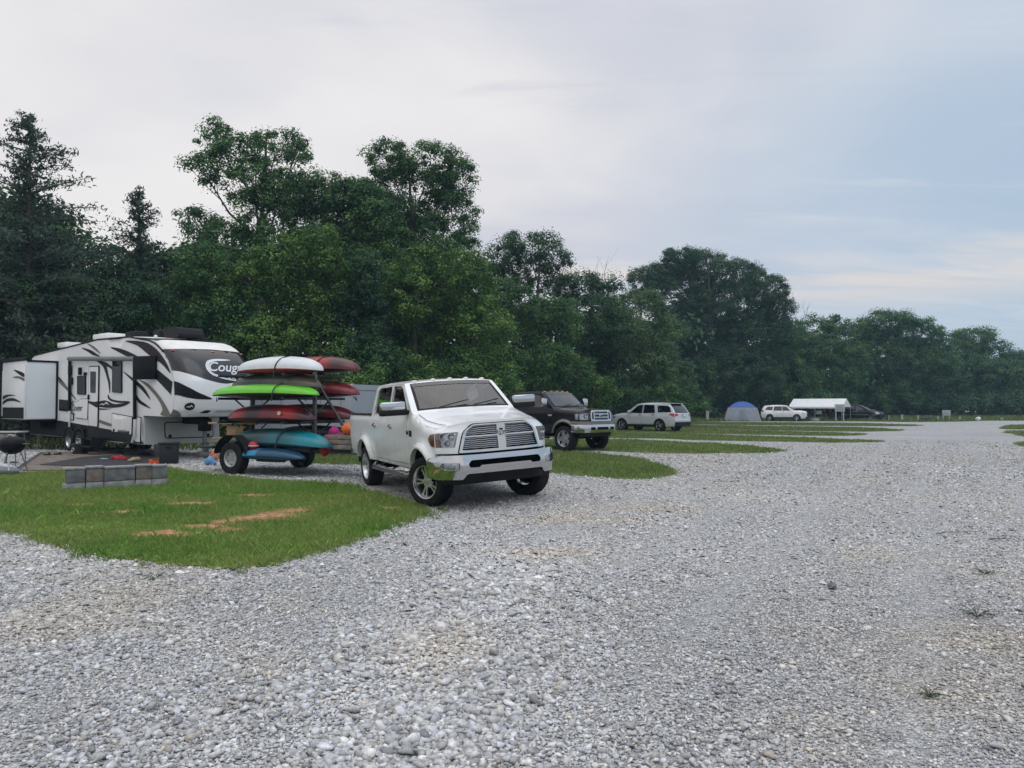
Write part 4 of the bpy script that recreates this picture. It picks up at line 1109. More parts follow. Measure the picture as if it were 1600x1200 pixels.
# lifted panels of the hood: the two raised flanks are part of the pressing
def put_truck_wheels(root, P, rimr, style, steer, R_=.405, W_=.285, rm=None, dz=0., ty=.85):
    pr = wheel_proto(R_, W_, rimr, style, rimmat=rm)
    put_wheels(root, pr, [(P['fa'], -ty, R(steer)), (P['fa'], ty, R(steer)), (P['ra'], -ty-.01, 0), (P['ra'], ty+.01, 0)], R_, dz)
put_truck_wheels(ram, P, .262, (5, True), 26, rm=mat('polished_alloy', (.56, .57, .58), .30, metal=1., rvar=.08, vscale=6))
mp_ = spt((.83, 1.89, .115, .035, 2.2), 0, P['ymap']); MB().box((mp_[0]-.09, 0, mp_[2]-.06), (.04, .24, .075), .015).tube([(mp_[0]-.08, 0, mp_[2]-.05), (mp_[0]-.02, 0, mp_[2]-.01)], .012, 6).build('rear_view_mirror', M_PLASTIC, ram)
# ---- dark two-tone pickup
ford = thing('pickup_truck', 'black pickup with tan arches and chrome three-bar grille behind the white pickup', 'pickup truck', (1.13, 28.98, .07), R(-45), 'pickup trucks at the campsites')
P = dict(xf=2.56, xr=-3.0, fa=1.95, ra=-1.75, ar=.52, az=.45, hood=(1.445, 1.335), roof=2.04, bed=1.43, cowl=1.40, back=-1.14, belt=1.45, sx=.25, w=.985, flare=.03,
         wtop=(.76, 1.995), roofpts=[(.60, 2.02), (-.2, 2.038), (-.85, 2.015), (-1.02, 1.96)], nose=(.20, .07, 6.), paint=M_BLACKP, marker=M_AMBER, mirror='std', handle=M_BLACKP, flarem=M_TAN)
P['doors'] = TR_DOORS(.62, 0)
pickup(ford, P)
def ford_front(root, P):
    A = (2.56, .20, 6., .87, 1.40)
    f = fmapper(P, *A); zt = lambda u: 1.335+.07*(1-abs(u)**6)
    out = [(-1, .90), (1, .90)]+[(u, zt(u)-.003) for u in np.linspace(1, -1, 41)]
    gr = rounded([(-.60, 1.0), (.60, 1.0), (.60, 1.375), (-.60, 1.375)], [.05, .05, .08, .08], 5)
    hl = lambda s: [(s*a, b) for a, b in rounded([(.635, 1.04), (.985, 1.04), (.985, 1.25), (.635, 1.29)], .025)]
    MB().panel(out, f, holes=[gr, hl(1), hl(-1)], step=.06, flange=(-.06, 0, 0)).build('front_fascia', P['paint'], root)
    rows = [rounded([(-.40, a), (.40, a), (.40, b), (-.40, b)], .015) for a, b in ((1.045, 1.115), (1.15, 1.225), (1.265, 1.325))]
    nos = lambda s: [(s*a, b) for a, b in rounded([(.455, 1.05), (.545, 1.07), (.535, 1.30), (.455, 1.32)], .03)]
    fo = fmapper(P, *A, off=.05)
    g = MB().panel(shrink(gr, -.008), fo, holes=rows+[nos(1), nos(-1)], step=.05, flange=(-.10, 0, 0)).build('grille', M_CHROME, root)
    MB().panel(gr, fmapper(P, *A, off=-.04), step=.1).build('grille_backing', M_DARK, g)
    sl = MB()
    fs = fmapper(P, *A, off=.0)
    for z in (1.08, 1.187, 1.295): sl.tube([fs(u, z) for u in np.linspace(-.40, .40, 12)], .009, 6)
    sl.build('grille_slat', M_DCHROME, g)
    ov = MB().ell((2.56+.20+.08, 0, 1.187), (.02, .115, .048), 20, 8).build('oval_badge', M_CHROME, g)
    MB().ell((2.56+.20+.087, 0, 1.187), (.02, .10, .038), 20, 8).build('badge_field', mat('badge_blue', (.03, .06, .16), .3), ov)
    for s in (1, -1):
        lo = MB().panel(hl(s), fmapper(P, *A, off=.008), step=.06).panel([(2.56, 1.045), (2.56, 1.25), (2.44, 1.24), (2.44, 1.06)], lambda u, v: (u, s*(P['ymap'](u, v)+.012), v), step=.06).build('headlight', M_LENS, root)
        rb = MB().panel(hl(s), fmapper(P, *A, off=-.05), step=.08).panel([(2.56, 1.045), (2.56, 1.25), (2.44, 1.24), (2.44, 1.06)], lambda u, v: (u, s*(P['ymap'](u, v)+.006), v), step=.06)
        c = fmapper(P, *A, off=-.04)(s*.76, 1.165); rb.lathe([(0, -.03), (.03, -.02), (.06, .01), (.085, .03)], c, 'X', 16)
        rb.build('reflector', M_REFL, lo)
    fb0 = fmapper(P, 2.58, .30, 6., .5, .92, lean=0, w=1.03)
    fb = lambda u, v: (fb0(u, v)[0]+.03*math.sin(math.pi*min(1, max(0, (v-.55)/.4))), *fb0(u, v)[1:])
    o = rounded([(-1, .60), (1, .60), (1, .88), (-1, .88)], .04)
    op = lambda a, b: rounded([(a, .70), (b, .70), (b, .79), (a, .79)], .02)
    hs = [op(-.62, -.40), op(.40, .62), op(-.30, .30)]
    fl = lambda u, v: (-.28, 0, 0) if abs(u) > .97 else (-.10, 0, 0)
    bo = MB().panel(o, fb, holes=hs, step=.05, flange=fl).build('bumper', M_CHROME, root)
    MB().box((2.80, 0, .74), (.05, 1.3, .16)).build('bumper_grille', M_DARK, bo)
    MB().panel(rounded([(-1, .885), (1, .885), (1, .985), (-1, .985)], .015), fmapper(P, 2.56, .25, 6., .87, 1.0, lean=0, w=1.015), step=.06, flange=fl).build('bumper_cover', M_TAN, root)
    MB().panel(rounded([(-.9, .45), (.9, .45), (.94, .60), (-.94, .60)], .04), fmapper(P, 2.50, .25, 6., .45, .6, lean=-.05, w=.97), step=.1, flange=(-.12, 0, 0)).build('air_dam', M_PLASTIC, root)
    ym = P['ymap']
    for s in (1, -1):
        MB().ell((1.28, s*(ym(1.28, 1.19)+.005), 1.19), (.11, .012, .03), 14, 6).build('fender_badge', M_CHROME, root)
        MB().panel([(-2.95, .60), (2.5, .60), (2.5, .70), (-2.95, .70)], lambda u, v: (u, s*(ym(u, v)+.004), v), holes=[arch(1.95, .45, .6, .595)+[(2.6, .595)], ], step=.2).build('lower_trim', M_TAN, root) if False else None
        MB().tube([(1.25, s*.98, .42), (-1.1, s*.98, .42)], .05, 8).build('running_board', M_PLASTIC, root)
ford_front(ford, P)
put_truck_wheels(ford, P, .285, (5, False), 0, R_=.455, W_=.30, dz=-.07, ty=.86)

# ---- cars
def suv(root, P):
    L0, L1 = P['xf'], P['xr']; W_ = P['w']; bl = P['belt']; zr = P['roof']; ar, az, fa, ra = P['ar'], P['az'], P['fa'], P['ra']
    top = P['top']                      # profile from front bottom over the roof to the rear bottom
    tx = [p[0] for p in top]; 
    def hoodz(x): return float(np.interp(x, P['hx'], P['hz']))
    def ym(x, z):
        w_ = W_
        if x > L0-.9: w_ -= P.get('nt', .16)*((x-(L0-.9))/.9)**2.4
        if x < L1+.6: w_ -= .10*((L1+.6-x)/.6)**2
        if z < .75: w_ -= .05*((.75-z)/.45)**2
        w_ -= .025*max(0, 1-abs(z-.62)/.12)*0
        for cx in (fa, ra):
            d = math.hypot(x-cx, z-az); w_ += .02*math.exp(-((d-ar-.02)/.08)**2)
        c = ss(P['cowl']+.15, P['cowl']-.15, x)
        cab = .05*ss(bl-.2, bl, z)+max(0, z-bl)*.30
        s2 = min(1, max(0, (z-(zr-.12))/.12)); cab += .06*(1-math.sqrt(max(0, 1-.97*s2*s2)))
        zt = hoodz(x); s = min(1, max(0, (z-(zt-.16))/.16)); hd = .10*(1-math.sqrt(max(0, 1-.97*s*s)))
        return w_-(cab*c+hd*(1-c))
    P['ymap'] = ym
    a1 = arch(ra, az, ar, P['zb']); a2 = arch(fa, az, ar, P['zb'])
    P['side'] = [(p[0], p[1]) for p in top]+[(a1[0][0]-.04, P['zb'])]+a1+a2+[(a2[-1][0]+.04, P['zb'])]
    segs = P['segs']
    P['body_strips'] = [(segs[k], False) for k in segs if k not in ('windshield', 'rear_window')]
    P['glass_strips'] = [('windshield', segs['windshield'], .91, M_WSGLASS)]+([('rear_window', segs['rear_window'], .86, M_PRIV)] if 'rear_window' in segs else [])
    shell(root, P)
    arch_liners(root, [(fa, az, ar), (ra, az, ar)], ym)
    MB().box(((fa+ra)/2, 0, .40), (fa-ra+1.2, 1.2, .22)).box(((fa+ra)/2, 0, .34), (fa-ra-2*ar, W_*1.8, .10)).build('chassis', M_DARK, root)
    for s in (1, -1):
        mx = P['cowl']-.28; mz = bl+.12
        mo = MB().box((mx, s*(ym(mx, bl)+.12), mz), (.14, .22, .15), .05).build('mirror', P['paint'], root)
        rk = MB().panel([(ra+ar-.02, P['zb']-.0), (fa-ar+.02, P['zb']), (fa-ar+.02, P['zb']+.12), (ra+ar-.02, P['zb']+.12)], lambda u, v: (u, s*(ym(u, v)+.012), v), step=.2, flange=(0, -s*.03, 0)).build('sill_trim', M_PLASTIC, root)
        for cx in (fa, ra):
            o_ = arch(cx, az, ar+.05, P['zb']+.01); i_ = arch(cx, az, ar-.004, P['zb']+.01)
            if P.get('cladding'): MB().panel(o_+i_[::-1], lambda u, v, s=s: (u, s*(ym(u, v)+.012), v), step=.05, flange=(0, -s*.04, 0)).build('wheel_arch', M_PLASTIC, root)
        if P.get('rails'):
            x0, x1, z0 = P['rails']
            MB().tube([(x0, s*.60, z0-.05), (x0-.1, s*.60, z0), (x1+.1, s*.60, z0), (x1, s*.60, z0-.05)], .018, 6).build('roof_rail', M_PLASTIC, root)
    interior(root, P['cowl']-.42, .38, [(.05, 'bucket'), (-.85, 'bench')], y=.36, steer=P['cowl']-.75, wheel_y=.36)
    pr = wheel_proto(P['R'], .24, P['rim'], P.get('style', (5, True)), rimmat=P.get('rimm'))
    put_wheels(root, pr, [(fa, -W_+.13, 0), (fa, W_-.13, 0), (ra, -W_+.13, 0), (ra, W_-.13, 0)], P['R'])
    return ym
def suv_parts(root, P, tail, head, plate=True, lower=True):
    ym = P['ymap']
    for s in (1, -1):
        lo = MB().panel(tail['side'], lambda u, v: (u, s*(ym(u, v)+.010), v), step=.05)
        xr, b, q = tail['x'], tail['b'], tail['q']
        zs = tail['z']
        def fr(u, v): 
            x = float(np.interp(v, [a[0] for a in zs], [a[1] for a in zs])); k = 1-abs(u)**q
            return (x+b*k-.012, u*ym(x, v), v)
        lo.panel([(s*a, c) for a, c in tail['rear']], fr, step=.04); lo.build('tail_light', M_RED, root)
        fx = head
        h = MB().panel(fx['side'], lambda u, v: (u, s*(ym(u, v)+.012), v), step=.05, flange=(0, -s*.02, 0))
        h.build('headlight', M_REFL, root)
    if plate:
        po = MB().box((P['xr']+P.get('rb', -.08)-.022, 0, P['pz']), (.015, .32, .16), .01).build('licence_plate', M_PLATE, root)
EXP = dict(xf=2.45, xr=-2.45, fa=1.46, ra=-1.40, ar=.44, az=.385, R=.385, rim=.255, w=.985, belt=1.12, roof=1.775, cowl=1.12, zb=.32, hx=[1.1, 2.1, 2.4], hz=[1.13, 1.02, .92])
def suv_segs(P, wx, wz, cx, cz, roof, rg, rb, nose=(.20, .05), rbulge=-.10):
    L0, L1 = P['xf'], P['xr']; hz = P['hz']
    top = [(L0-.08, P['zb']), (L0, .5), (L0, .72), (L0-.06, hz[-1]), (P['hx'][1], hz[1]), ((P['hx'][1]+cx)/2, (hz[1]+cz)/2+.02), (cx, cz), ((cx+wx)/2+.0, (cz+wz)/2+.02), (wx, wz)]+roof+rg+rb
    P['top'] = top
    nb, nz = nose
    P['segs'] = {
        'front': [(L0-.08, P['zb'], nb*.9, 0, 3.), (L0, .5, nb, 0, 3.), (L0, .72, nb, 0, 3.), (L0-.06, hz[-1], nb*.9, nz*.8, 3.), (P['hx'][1], hz[1], nb*.5, nz*1.2, 3.), ((P['hx'][1]+cx)/2, (hz[1]+cz)/2+.02, .14, nz, 2.6), (cx, cz, .22, .02, 2.3)],
        'windshield': [(cx, cz, .22, .02, 2.3), ((cx+wx)/2, (cz+wz)/2+.02, .16, .03, 2.3), (wx, wz, .10, .04, 2.3)],
        'roof': [(wx, wz, .10, .04, 2.3)]+[(a, b, .0, .045, 2.5) for a, b in roof[:-1]]+[(roof[-1][0], roof[-1][1], rbulge*.5, .03, 2.5)],
        'rear_window': [(roof[-1][0], roof[-1][1], rbulge*.5, .03, 2.5)]+[(a, b, rbulge, 0, 2.6) for a, b in rg],
        'rear': [(rg[-1][0], rg[-1][1], rbulge, 0, 2.6)]+[(a, b, rbulge, 0, 2.8) for a, b in rb]}
explorer = thing('suv', 'silver suv seen from behind parked on a gravel pad past the black pickup', 'suv', (0, 0, 0), 0, 'cars parked on the far pads')
P = dict(EXP); P.update(paint=M_SILVER, gap=.008, rails=(.1, -1.9, 1.835), pz=1.0, rb=-.10, rimm=M_ALLOY)
suv_segs(P, .38, 1.70, 1.14, 1.13, [(.05, 1.75), (-.6, 1.775), (-1.3, 1.755), (-1.96, 1.69)], [(-2.20, 1.42), (-2.37, 1.15)], [(-2.42, 1.10), (-2.45, .80), (-2.47, .66), (-2.40, .34)])
P['doors'] = [dict(out=rounded([(1.02, .46), (1.02, 1.13), (.36, 1.655), (.1, 1.69), (-.10, 1.695), (-.10, .46)], .04), win=rounded([(.84, 1.16), (.32, 1.60), (.12, 1.635), (-.06, 1.64), (-.06, 1.15)], .03), handle=(.05, 1.02)),
              dict(out=rounded([(-.12, .46), (-.12, 1.695), (-.95, 1.685), (-1.10, 1.14), (-1.0, .82), (-.90, .46)], [.03, .03, .06, .05, .12, .05]), win=rounded([(-.16, 1.15), (-.16, 1.64), (-.90, 1.63), (-1.02, 1.17)], .03), handle=(-.92, 1.03), glass=M_PRIV)]
P['qwin'] = [rounded([(-1.24, 1.185), (-1.14, 1.62), (-1.85, 1.60), (-2.08, 1.50), (-2.2, 1.20)], [.03, .04, .06, .06, .03])]
suv(explorer, P)
suv_parts(explorer, P, dict(side=rounded([(-2.05, 1.06), (-2.38, .93), (-2.43, .93), (-2.40, 1.13), (-2.2, 1.13)], .01), rear=rounded([(.66, 1.02), (1.0, .93), (1.0, 1.14), (.70, 1.13)], .02), x=-2.45, b=-.10, q=2.8, z=[(.9, -2.445), (1.1, -2.42), (1.16, -2.36)]),
          dict(side=rounded([(2.38, .78), (2.40, .9), (2.1, .94), (1.95, .88), (2.15, .80)], .03)))
def tail_trim(root, P, z0=.34, z1=.60, m=M_PLASTIC, rb=-.10):
    ym = P['ymap']; xr = P['xr']
    MB().panel([(-.98, z0), (.98, z0), (.98, z1), (-.98, z1)], lambda u, v: (xr+.0-.03+rb*(1-abs(u)**2.8), u*ym(xr, v), v), step=.1, flange=(.2, 0, 0)).build('rear_bumper', m, root)
tail_trim(explorer, P)
MB().box((-1.99, 0, 1.745), (.34, 1.16, .03), .012).build('spoiler', M_SILVER, explorer)
MB().box((-2.555, 0, 1.10), (.02, .5, .035), .008).build('tailgate_trim', M_CHROME, explorer)
for yy in (-.42, .42): MB().tube([(-.4, yy, 1.78), (-.45, yy, 2.25)], .012, 5).build('whip_antenna', M_PLASTIC, explorer)
bq = R(45)   # heading: forward = (-cos b, sin b)
cB = G(1032, 674.5)
def place(o, P, wheel, fwd, side):
    """set o so that the wheel contact of the named axle/side lands on a ground point"""
    f = Vector((math.cos(fwd), math.sin(fwd), 0)); lft = Vector((-f.y, f.x, 0))
    o.location = wheel-f*side[0]-lft*side[1]; o.rotation_euler = (0, 0, fwd)
place(explorer, P, cB, math.pi-bq, (P['ra'], P['w']-.13))

terrain = thing('suv', 'white suv parked side-on between the blue tent and the white canopy', 'suv', (0, 0, 0), 0, 'cars parked on the far pads')
P = dict(EXP); P.update(xf=2.32, xr=-2.35, fa=1.42, ra=-1.42, ar=.42, az=.36, R=.36, rim=.235, w=.925, belt=1.10, roof=1.69, cowl=1.02, paint=M_WHITE, gap=.008, rails=(.0, -1.8, 1.745), pz=.98, hx=[1.0, 1.95, 2.26], hz=[1.12, 1.05, .96], nt=.10, rimm=M_ALLOY)
suv_segs(P, .36, 1.61, 1.04, 1.12, [(.1, 1.665), (-.6, 1.69), (-1.3, 1.675), (-2.0, 1.62)], [(-2.18, 1.38), (-2.28, 1.12)], [(-2.33, 1.0), (-2.35, .75), (-2.36, .6), (-2.28, .34)], nose=(.14, .05))
P['doors'] = [dict(out=rounded([(.94, .46), (.94, 1.12), (.34, 1.575), (-.12, 1.61), (-.12, .46)], .04), win=rounded([(.76, 1.14), (.30, 1.52), (-.08, 1.555), (-.08, 1.13)], .03), handle=(.02, 1.0)),
              dict(out=rounded([(-.14, .46), (-.14, 1.61), (-.95, 1.60), (-1.12, 1.12), (-1.0, .8), (-.9, .46)], [.03, .03, .06, .05, .12, .05]), win=rounded([(-.18, 1.13), (-.18, 1.555), (-.92, 1.545), (-1.03, 1.14)], .03), handle=(-.92, 1.02), glass=M_PRIV)]
P['qwin'] = [rounded([(-1.16, 1.15), (-1.08, 1.54), (-1.7, 1.52), (-1.95, 1.2)], [.03, .04, .06, .03])]
suv(terrain, P)
suv_parts(terrain, P, dict(side=rounded([(-2.0, 1.02), (-2.28, .95), (-2.27, 1.2), (-2.15, 1.2)], .02), rear=rounded([(.72, .98), (1.0, .95), (1.0, 1.14), (.76, 1.14)], .02), x=-2.35, b=-.10, q=2.8, z=[(.9, -2.345), (1.1, -2.30), (1.16, -2.26)]),
          dict(side=rounded([(2.24, .78), (2.26, .94), (2.05, 1.0), (1.95, .92), (2.05, .82)], .03)))
tail_trim(terrain, P, .30, .55)
MB().panel(rounded([(-.55, .60), (.55, .60), (.6, .88), (-.6, .88)], .04), lambda u, v: (P['xf']+.012+.14*(1-abs(u)**3)-.06*max(0, (v-.72)/.2), u*P['ymap'](P['xf'], v), v), step=.06, flange=(-.03, 0, 0)).build('grille', M_PLASTIC, terrain)
MB().box((P['xf']+.0, 0, .42), (.28, 1.4, .16), .05).build('front_bumper', M_PLASTIC, terrain)
terrain.scale = (.92, .95, .98)
place(terrain, P, G(1247, 658.6), R(-24), (P['fa'], -(P['w']-.13)))

van = thing('minivan', 'black minivan with sloping nose parked beyond the white canopy', 'minivan', (0, 0, 0), 0, 'cars parked on the far pads')
P = dict(EXP); P.update(xf=2.52, xr=-2.6, fa=1.62, ra=-1.46, ar=.40, az=.345, R=.345, rim=.22, w=.97, belt=1.10, roof=1.74, cowl=1.42, paint=M_NAVY, gap=.008, pz=.9, hx=[1.4, 2.1, 2.44], hz=[1.10, .98, .84], zb=.28, rimm=M_ALLOY)
suv_segs(P, .55, 1.63, 1.44, 1.10, [(.2, 1.70), (-.6, 1.74), (-1.6, 1.73), (-2.3, 1.66)], [(-2.46, 1.4), (-2.53, 1.12)], [(-2.57, 1.0), (-2.6, .72), (-2.6, .55), (-2.52, .3)])
P['doors'] = [dict(out=rounded([(1.2, .42), (1.2, 1.10), (.52, 1.58), (.15, 1.64), (.05, 1.64), (.05, .42)], .04), win=rounded([(1.0, 1.13), (.48, 1.52), (.10, 1.575), (.10, 1.12)], .03), handle=(.2, .98), glass=M_PRIV),
              dict(out=rounded([(.03, .42), (.03, 1.645), (-.98, 1.665), (-1.0, .9), (-.95, .42)], [.03, .03, .03, .1, .04]), win=rounded([(-.02, 1.12), (-.02, 1.58), (-.93, 1.60), (-.93, 1.12)], .03), handle=(-.12, .98), glass=M_PRIV)]
P['qwin'] = [rounded([(-1.05, 1.13), (-1.05, 1.60), (-2.1, 1.56), (-2.3, 1.16)], [.03, .03, .06, .03])]
suv(van, P)
suv_parts(van, P, dict(side=rounded([(-2.3, .98), (-2.54, .9), (-2.52, 1.3), (-2.42, 1.3)], .02), rear=rounded([(.78, .95), (1.0, .92), (1.0, 1.14), (.8, 1.14)], .02), x=-2.6, b=-.10, q=2.8, z=[(.9, -2.585), (1.1, -2.54), (1.16, -2.52)]),
          dict(side=rounded([(2.42, .68), (2.44, .8), (2.15, .92), (1.95, .90), (2.15, .76)], .03)))
MB().panel([(-2.3, .62), (2.2, .62), (2.2, .655), (-2.3, .655)], lambda u, v: (u, -(P['ymap'](u, v)+.008), v), holes=[], step=.15).build('side_moulding', M_CHROME, van)
place(van, P, G(1361, 657.6), R(-36), (P['fa'], -(P['w']-.13)))
# ------------------------------------------------------------------ travel trailer
A = R(50); RV_F = Vector((math.sin(A), -math.cos(A), 0)); RV_L = Vector((math.cos(A), math.sin(A), 0))
RV_O = Vector((-15.2, 26.7, 0))+RV_L*1.22
def plane_uv(px, py, y):
    """where the sight line through a photo point meets the camper's plane y=const: local (x, z)"""
    d = ray(px, py); o = Vector((0, 0, CAM_H)); p0 = RV_O+RV_L*y
    t = (p0-o).dot(RV_L)/d.dot(RV_L); q = o+d*t-RV_O
    return (q.dot(RV_F), q.z)
def Z4(pts, y=-1.22): return [plane_uv(a/4, 480+b/4, y) for a, b in pts]
M_RVW = mat('camper_fibreglass', (.74, .735, .72), .35, coat=.1, var=.03, vscale=2, dirt=(.30, .28, .25), dz=(.2, 1.3))
M_RVCAP = mat('camper_cap', (.74, .75, .76), .25, coat=.4, var=.02)
M_RVROOF = mat('camper_roof', (.74, .73, .70), .6, var=.08, vscale=3)
M_RVBLK = mat('camper_black', (.008, .008, .010), .5, spec=.15)
M_RVDK = mat('camper_dark_glass', (.006, .007, .010), .12, spec=.14)
M_RVBRN = mat('camper_brown', (.024, .014, .014), .5, spec=.15)
M_TAUPE = mat('camper_taupe', (.15, .138, .115), .5, spec=.2)
M_RVG = mat('camper_lower_grey', (.42, .44, .42), .4, coat=.2, var=.03)
M_SLIDE = mat('slide_end_white', (.70, .75, .76), .35, var=.02, vscale=2)
M_STEEL = mat('grey_steel', (.20, .205, .21), .45, metal=.7, var=.2, vscale=8)
M_LETTER = mat('white_lettering', (.62, .63, .65), .4)
rv = thing('camper', 'large white fifth wheel camper with black swoosh graphics and dark front cap', 'camper', RV_O, A-math.pi/2)
HW = 1.22
# side profile
xcap = lambda z: float(np.interp(z, [1.28, 1.45, 1.75, 2.0, 2.3, 2.6, 2.9, 3.15, 3.35, 3.5, 3.6, 3.66], [7.42, 7.64, 7.74, 7.74, 7.70, 7.57, 7.34, 7.06, 6.74, 6.38, 5.96, 5.35]))
RC = .56
roofline = [(5.2, 3.70), (4.2, 3.75), (1.8, 3.79), (-.5, 3.67), (-3.9, 3.50)]
capz = np.linspace(1.30, 3.66, 26)
side = [(-4.15, .52), (5.32, .42), (5.22, 1.30), (6.84, 1.28)]+[(xcap(z)-RC, float(z)) for z in capz]+roofline[1:]+[(-4.15, 3.42)]
body = MB()
body.panel(side, lambda u, v: (u, -HW, v), step=.4, flange=(0, .02, 0))
body.panel(side, lambda u, v: (u, HW, v), step=.4, flange=(0, -.02, 0))
body.panel([(-HW, .52), (HW, .52), (HW, 3.46), (-HW, 3.46)], lambda u, v: (-4.15, u, v), step=.6)
body.grid(lambda a, b: ((-4.15+a*9.47), -HW+b*2*HW, .52-.1*a), 4, 4)
body.grid(lambda a, b: (5.22+a*1.70, -HW+b*2*HW, 1.30-.02*a), 4, 4)
body.build('body', M_RVW, rv)
def capx(y, z):
    d = max(0, abs(y)-(HW-RC)); return xcap(z)-RC+math.sqrt(max(0, RC*RC-d*d))+.10*(1-(y/HW)**2)
# cap: white lower shell, dark wrap panel, white top
vl = lambda u: 2.25+.37*abs(u/HW)**1.6          # lower edge of the dark panel
vt = lambda u: 3.30-.04*abs(u/HW)
us = np.linspace(-HW, HW, 41)
cap = lambda u, v: (capx(u, v), u, v)
MB().panel([(-HW, 1.28), (HW, 1.28)]+[(u, vl(u)) for u in us[::-1]], cap, step=.08, flange=(-.03, 0, 0)).build('front_cap', M_RVCAP, rv)
dk = MB().panel([(u, vl(u)+.004) for u in us]+[(u, vt(u)) for u in us[::-1]], lambda u, v: (capx(u, v)-.004, u, v), step=.08, flange=(-.03, 0, 0)).build('front_window_panel', mat('camper_gloss_dark', (.010, .011, .014), .2, spec=.5, coat=.12), rv)
MB().panel([(u, vt(u)+.004) for u in us]+[(u, 3.66) for u in us[::-1]], cap, step=.07, flange=(-.03, 0, 0)).build('cap_top', M_RVROOF, rv)
rp = [(6.0, 3.48)]+[(5.5, 3.63)]+roofline
rf = MB()
RL = [(5.95, 3.60), (5.2, 3.665)]+roofline[1:]+[(-4.15, 3.42)]
rf.grid(lambda a, b: (lambda p, y: (p[0], y, p[1]+.045*(1-(y/HW)**2)+.012))(RL[int(round(a*(len(RL)-1)))], -HW+b*2*HW), len(RL)-1, 12)
rf.build('roof', M_RVROOF, rv)
tr = MB()
for s in (-1,): tr.tube([(x, s*(HW+.0), z+.01) for x, z in [(xcap(z)-RC, float(z)) for z in capz[-6:]]+roofline[1:]+[(-4.15, 3.42)]], .028, 6)
tr.build('roof_trim', M_RVBLK, rv)
# lower front box (storage under the nose)
fx = lambda u, v: (5.32-.10*(v-.42)/.88+.02, u, v)
MB().panel(rounded([(-HW+.02, .42), (HW-.02, .42), (HW-.02, 1.28), (-HW+.02, 1.28)], .06), fx, step=.3, flange=(-.1, 0, 0)).build('front_wall', M_RVG, rv)
dout = rounded([(-HW+.62, .58), (HW-.22, .58), (HW-.22, 1.10), (-HW+.62, 1.10)], .10)
do = MB().panel(shrink(dout, .03), lambda u, v: (fx(u, v)[0]+.02, u, v), step=.3, flange=(-.02, 0, 0)).build('storage_door', M_RVG, rv)
MB().panel(dout, lambda u, v: (fx(u, v)[0]+.014, u, v), holes=[shrink(dout, .03)], step=.2, flange=(-.02, 0, 0)).build('seal', M_RVBLK, do)
for y in (-HW+.78, HW-.42): MB().box((fx(0, .68)[0]+.03, y, .66), (.02, .10, .09), .01).build('latch', M_RVBLK, do)
# low side corner panel of grey next to the front wall
gp = Z4([(920, 672), (1060, 690), (1062, 800), (895, 868)])
gp = [(4.62, 1.27), (5.22, 1.27), (5.315, .43), (4.40, .45)]
MB().panel(rounded(gp, .04), lambda u, v: (u, -HW-.006, v), step=.3, flange=(0, .006, 0)).build('side_panel', M_RVG, rv)
# pin box, landing gear and jacks
pb = MB().box((5.75, .15, 1.16), (1.1, .34, .26), .04).box((6.35, .15, 1.02), (.36, .30, .40), .05).box((6.0, .15, 1.27), (1.3, .9, .05), .01)
pb.build('pin_box', M_RVBLK, rv)
for y in (-.75, .85):
    lg = MB().box((5.15, y, .55), (.12, .12, .9), .01).box((5.15, y, .20), (.085, .085, .4), .008).box((5.15, y, .02), (.26, .26, .03), .008)
    lg.build('landing_leg', M_STEEL, rv)
MB().box((6.35, .15, .62), (.10, .10, .9), .01).build('king_pin_stand', M_STEEL, rv); 
MB().box((6.35, .15, .10), (.34, .34, .18), .03).build('stand_foot', M_STEEL, rv)
# underside and frame
MB().box((.6, 0, .52), (9.0, 1.9, .16)).box((-.1, 0, .42), (2.4, 1.2, .14)).build('frame', M_DARK, rv)
# dark skirt along the side bottom; rear rise paints the shadow under the slide-out
sk = [(-4.14, .53), (4.40, .45), (4.55, .74), (2.4, .86), (-1.5, 1.08), (-4.14, 1.12)]
ah = arch(-.5, .40, .46, .50); 
MB().panel(sk, lambda u, v: (u, -HW-.008, v), step=.4, flange=(0, .008, 0)).build('skirt', M_RVBLK, rv)
wa = MB()
for cx in (-.46, .42):
    wa.panel(arch(cx, .40, .50, .46)+arch(cx, .40, .42, .46)[::-1], lambda u, v: (u, -HW-.03, v), step=.08, flange=(0, .04, 0))
wa.build('wheel_arch', M_PLASTIC, rv)
pr = wheel_proto(.37, .22, .215, (6, False))
put_wheels(rv, pr, [(-.46, -1.13, 0), (.42, -1.13, 0), (-.46, 1.05, 0), (.42, 1.05, 0)], .37)
# ---- printed graphics on the near side
def decal(name, pts, m, y=-HW, off=.012, sm=3):
    P2 = Z4(pts, y); P2 = spline(P2, sm, True) if sm else P2
    o = MB().panel(P2, lambda u, v: (u, y-off, v), step=.25).build(name, m, rv); return o
decal('graphic', [(690, 250), (765, 262), (850, 300), (950, 362), (1076, 464), (1079, 468), (1070, 543), (1065, 541), (960, 432), (860, 345), (765, 292)], M_RVBLK)
decal('graphic', [(782, 210), (900, 216), (975, 258), (1035, 335), (1066, 402), (1066, 408), (1060, 408), (1010, 352), (930, 296), (860, 240)], M_RVBRN)
decal('graphic', [(508, 252), (565, 266), (600, 288), (628, 308), (585, 300), (550, 278)], M_RVBLK)
decal('graphic', [(545, 226), (590, 246), (632, 290), (600, 272)], M_TAUPE)
decal('graphic', [(600, 328), (665, 345), (722, 392), (700, 388), (668, 372), (690, 470), (687, 545), (678, 470), (650, 378), (625, 352)], M_RVBLK, sm=2)
decal('graphic', [(770, 400), (830, 442), (898, 498), (943, 580), (890, 520), (820, 452)], M_RVBLK)
decal('graphic', [(848, 540), (878, 580), (908, 602), (945, 634), (880, 606), (852, 572)], M_RVBLK)
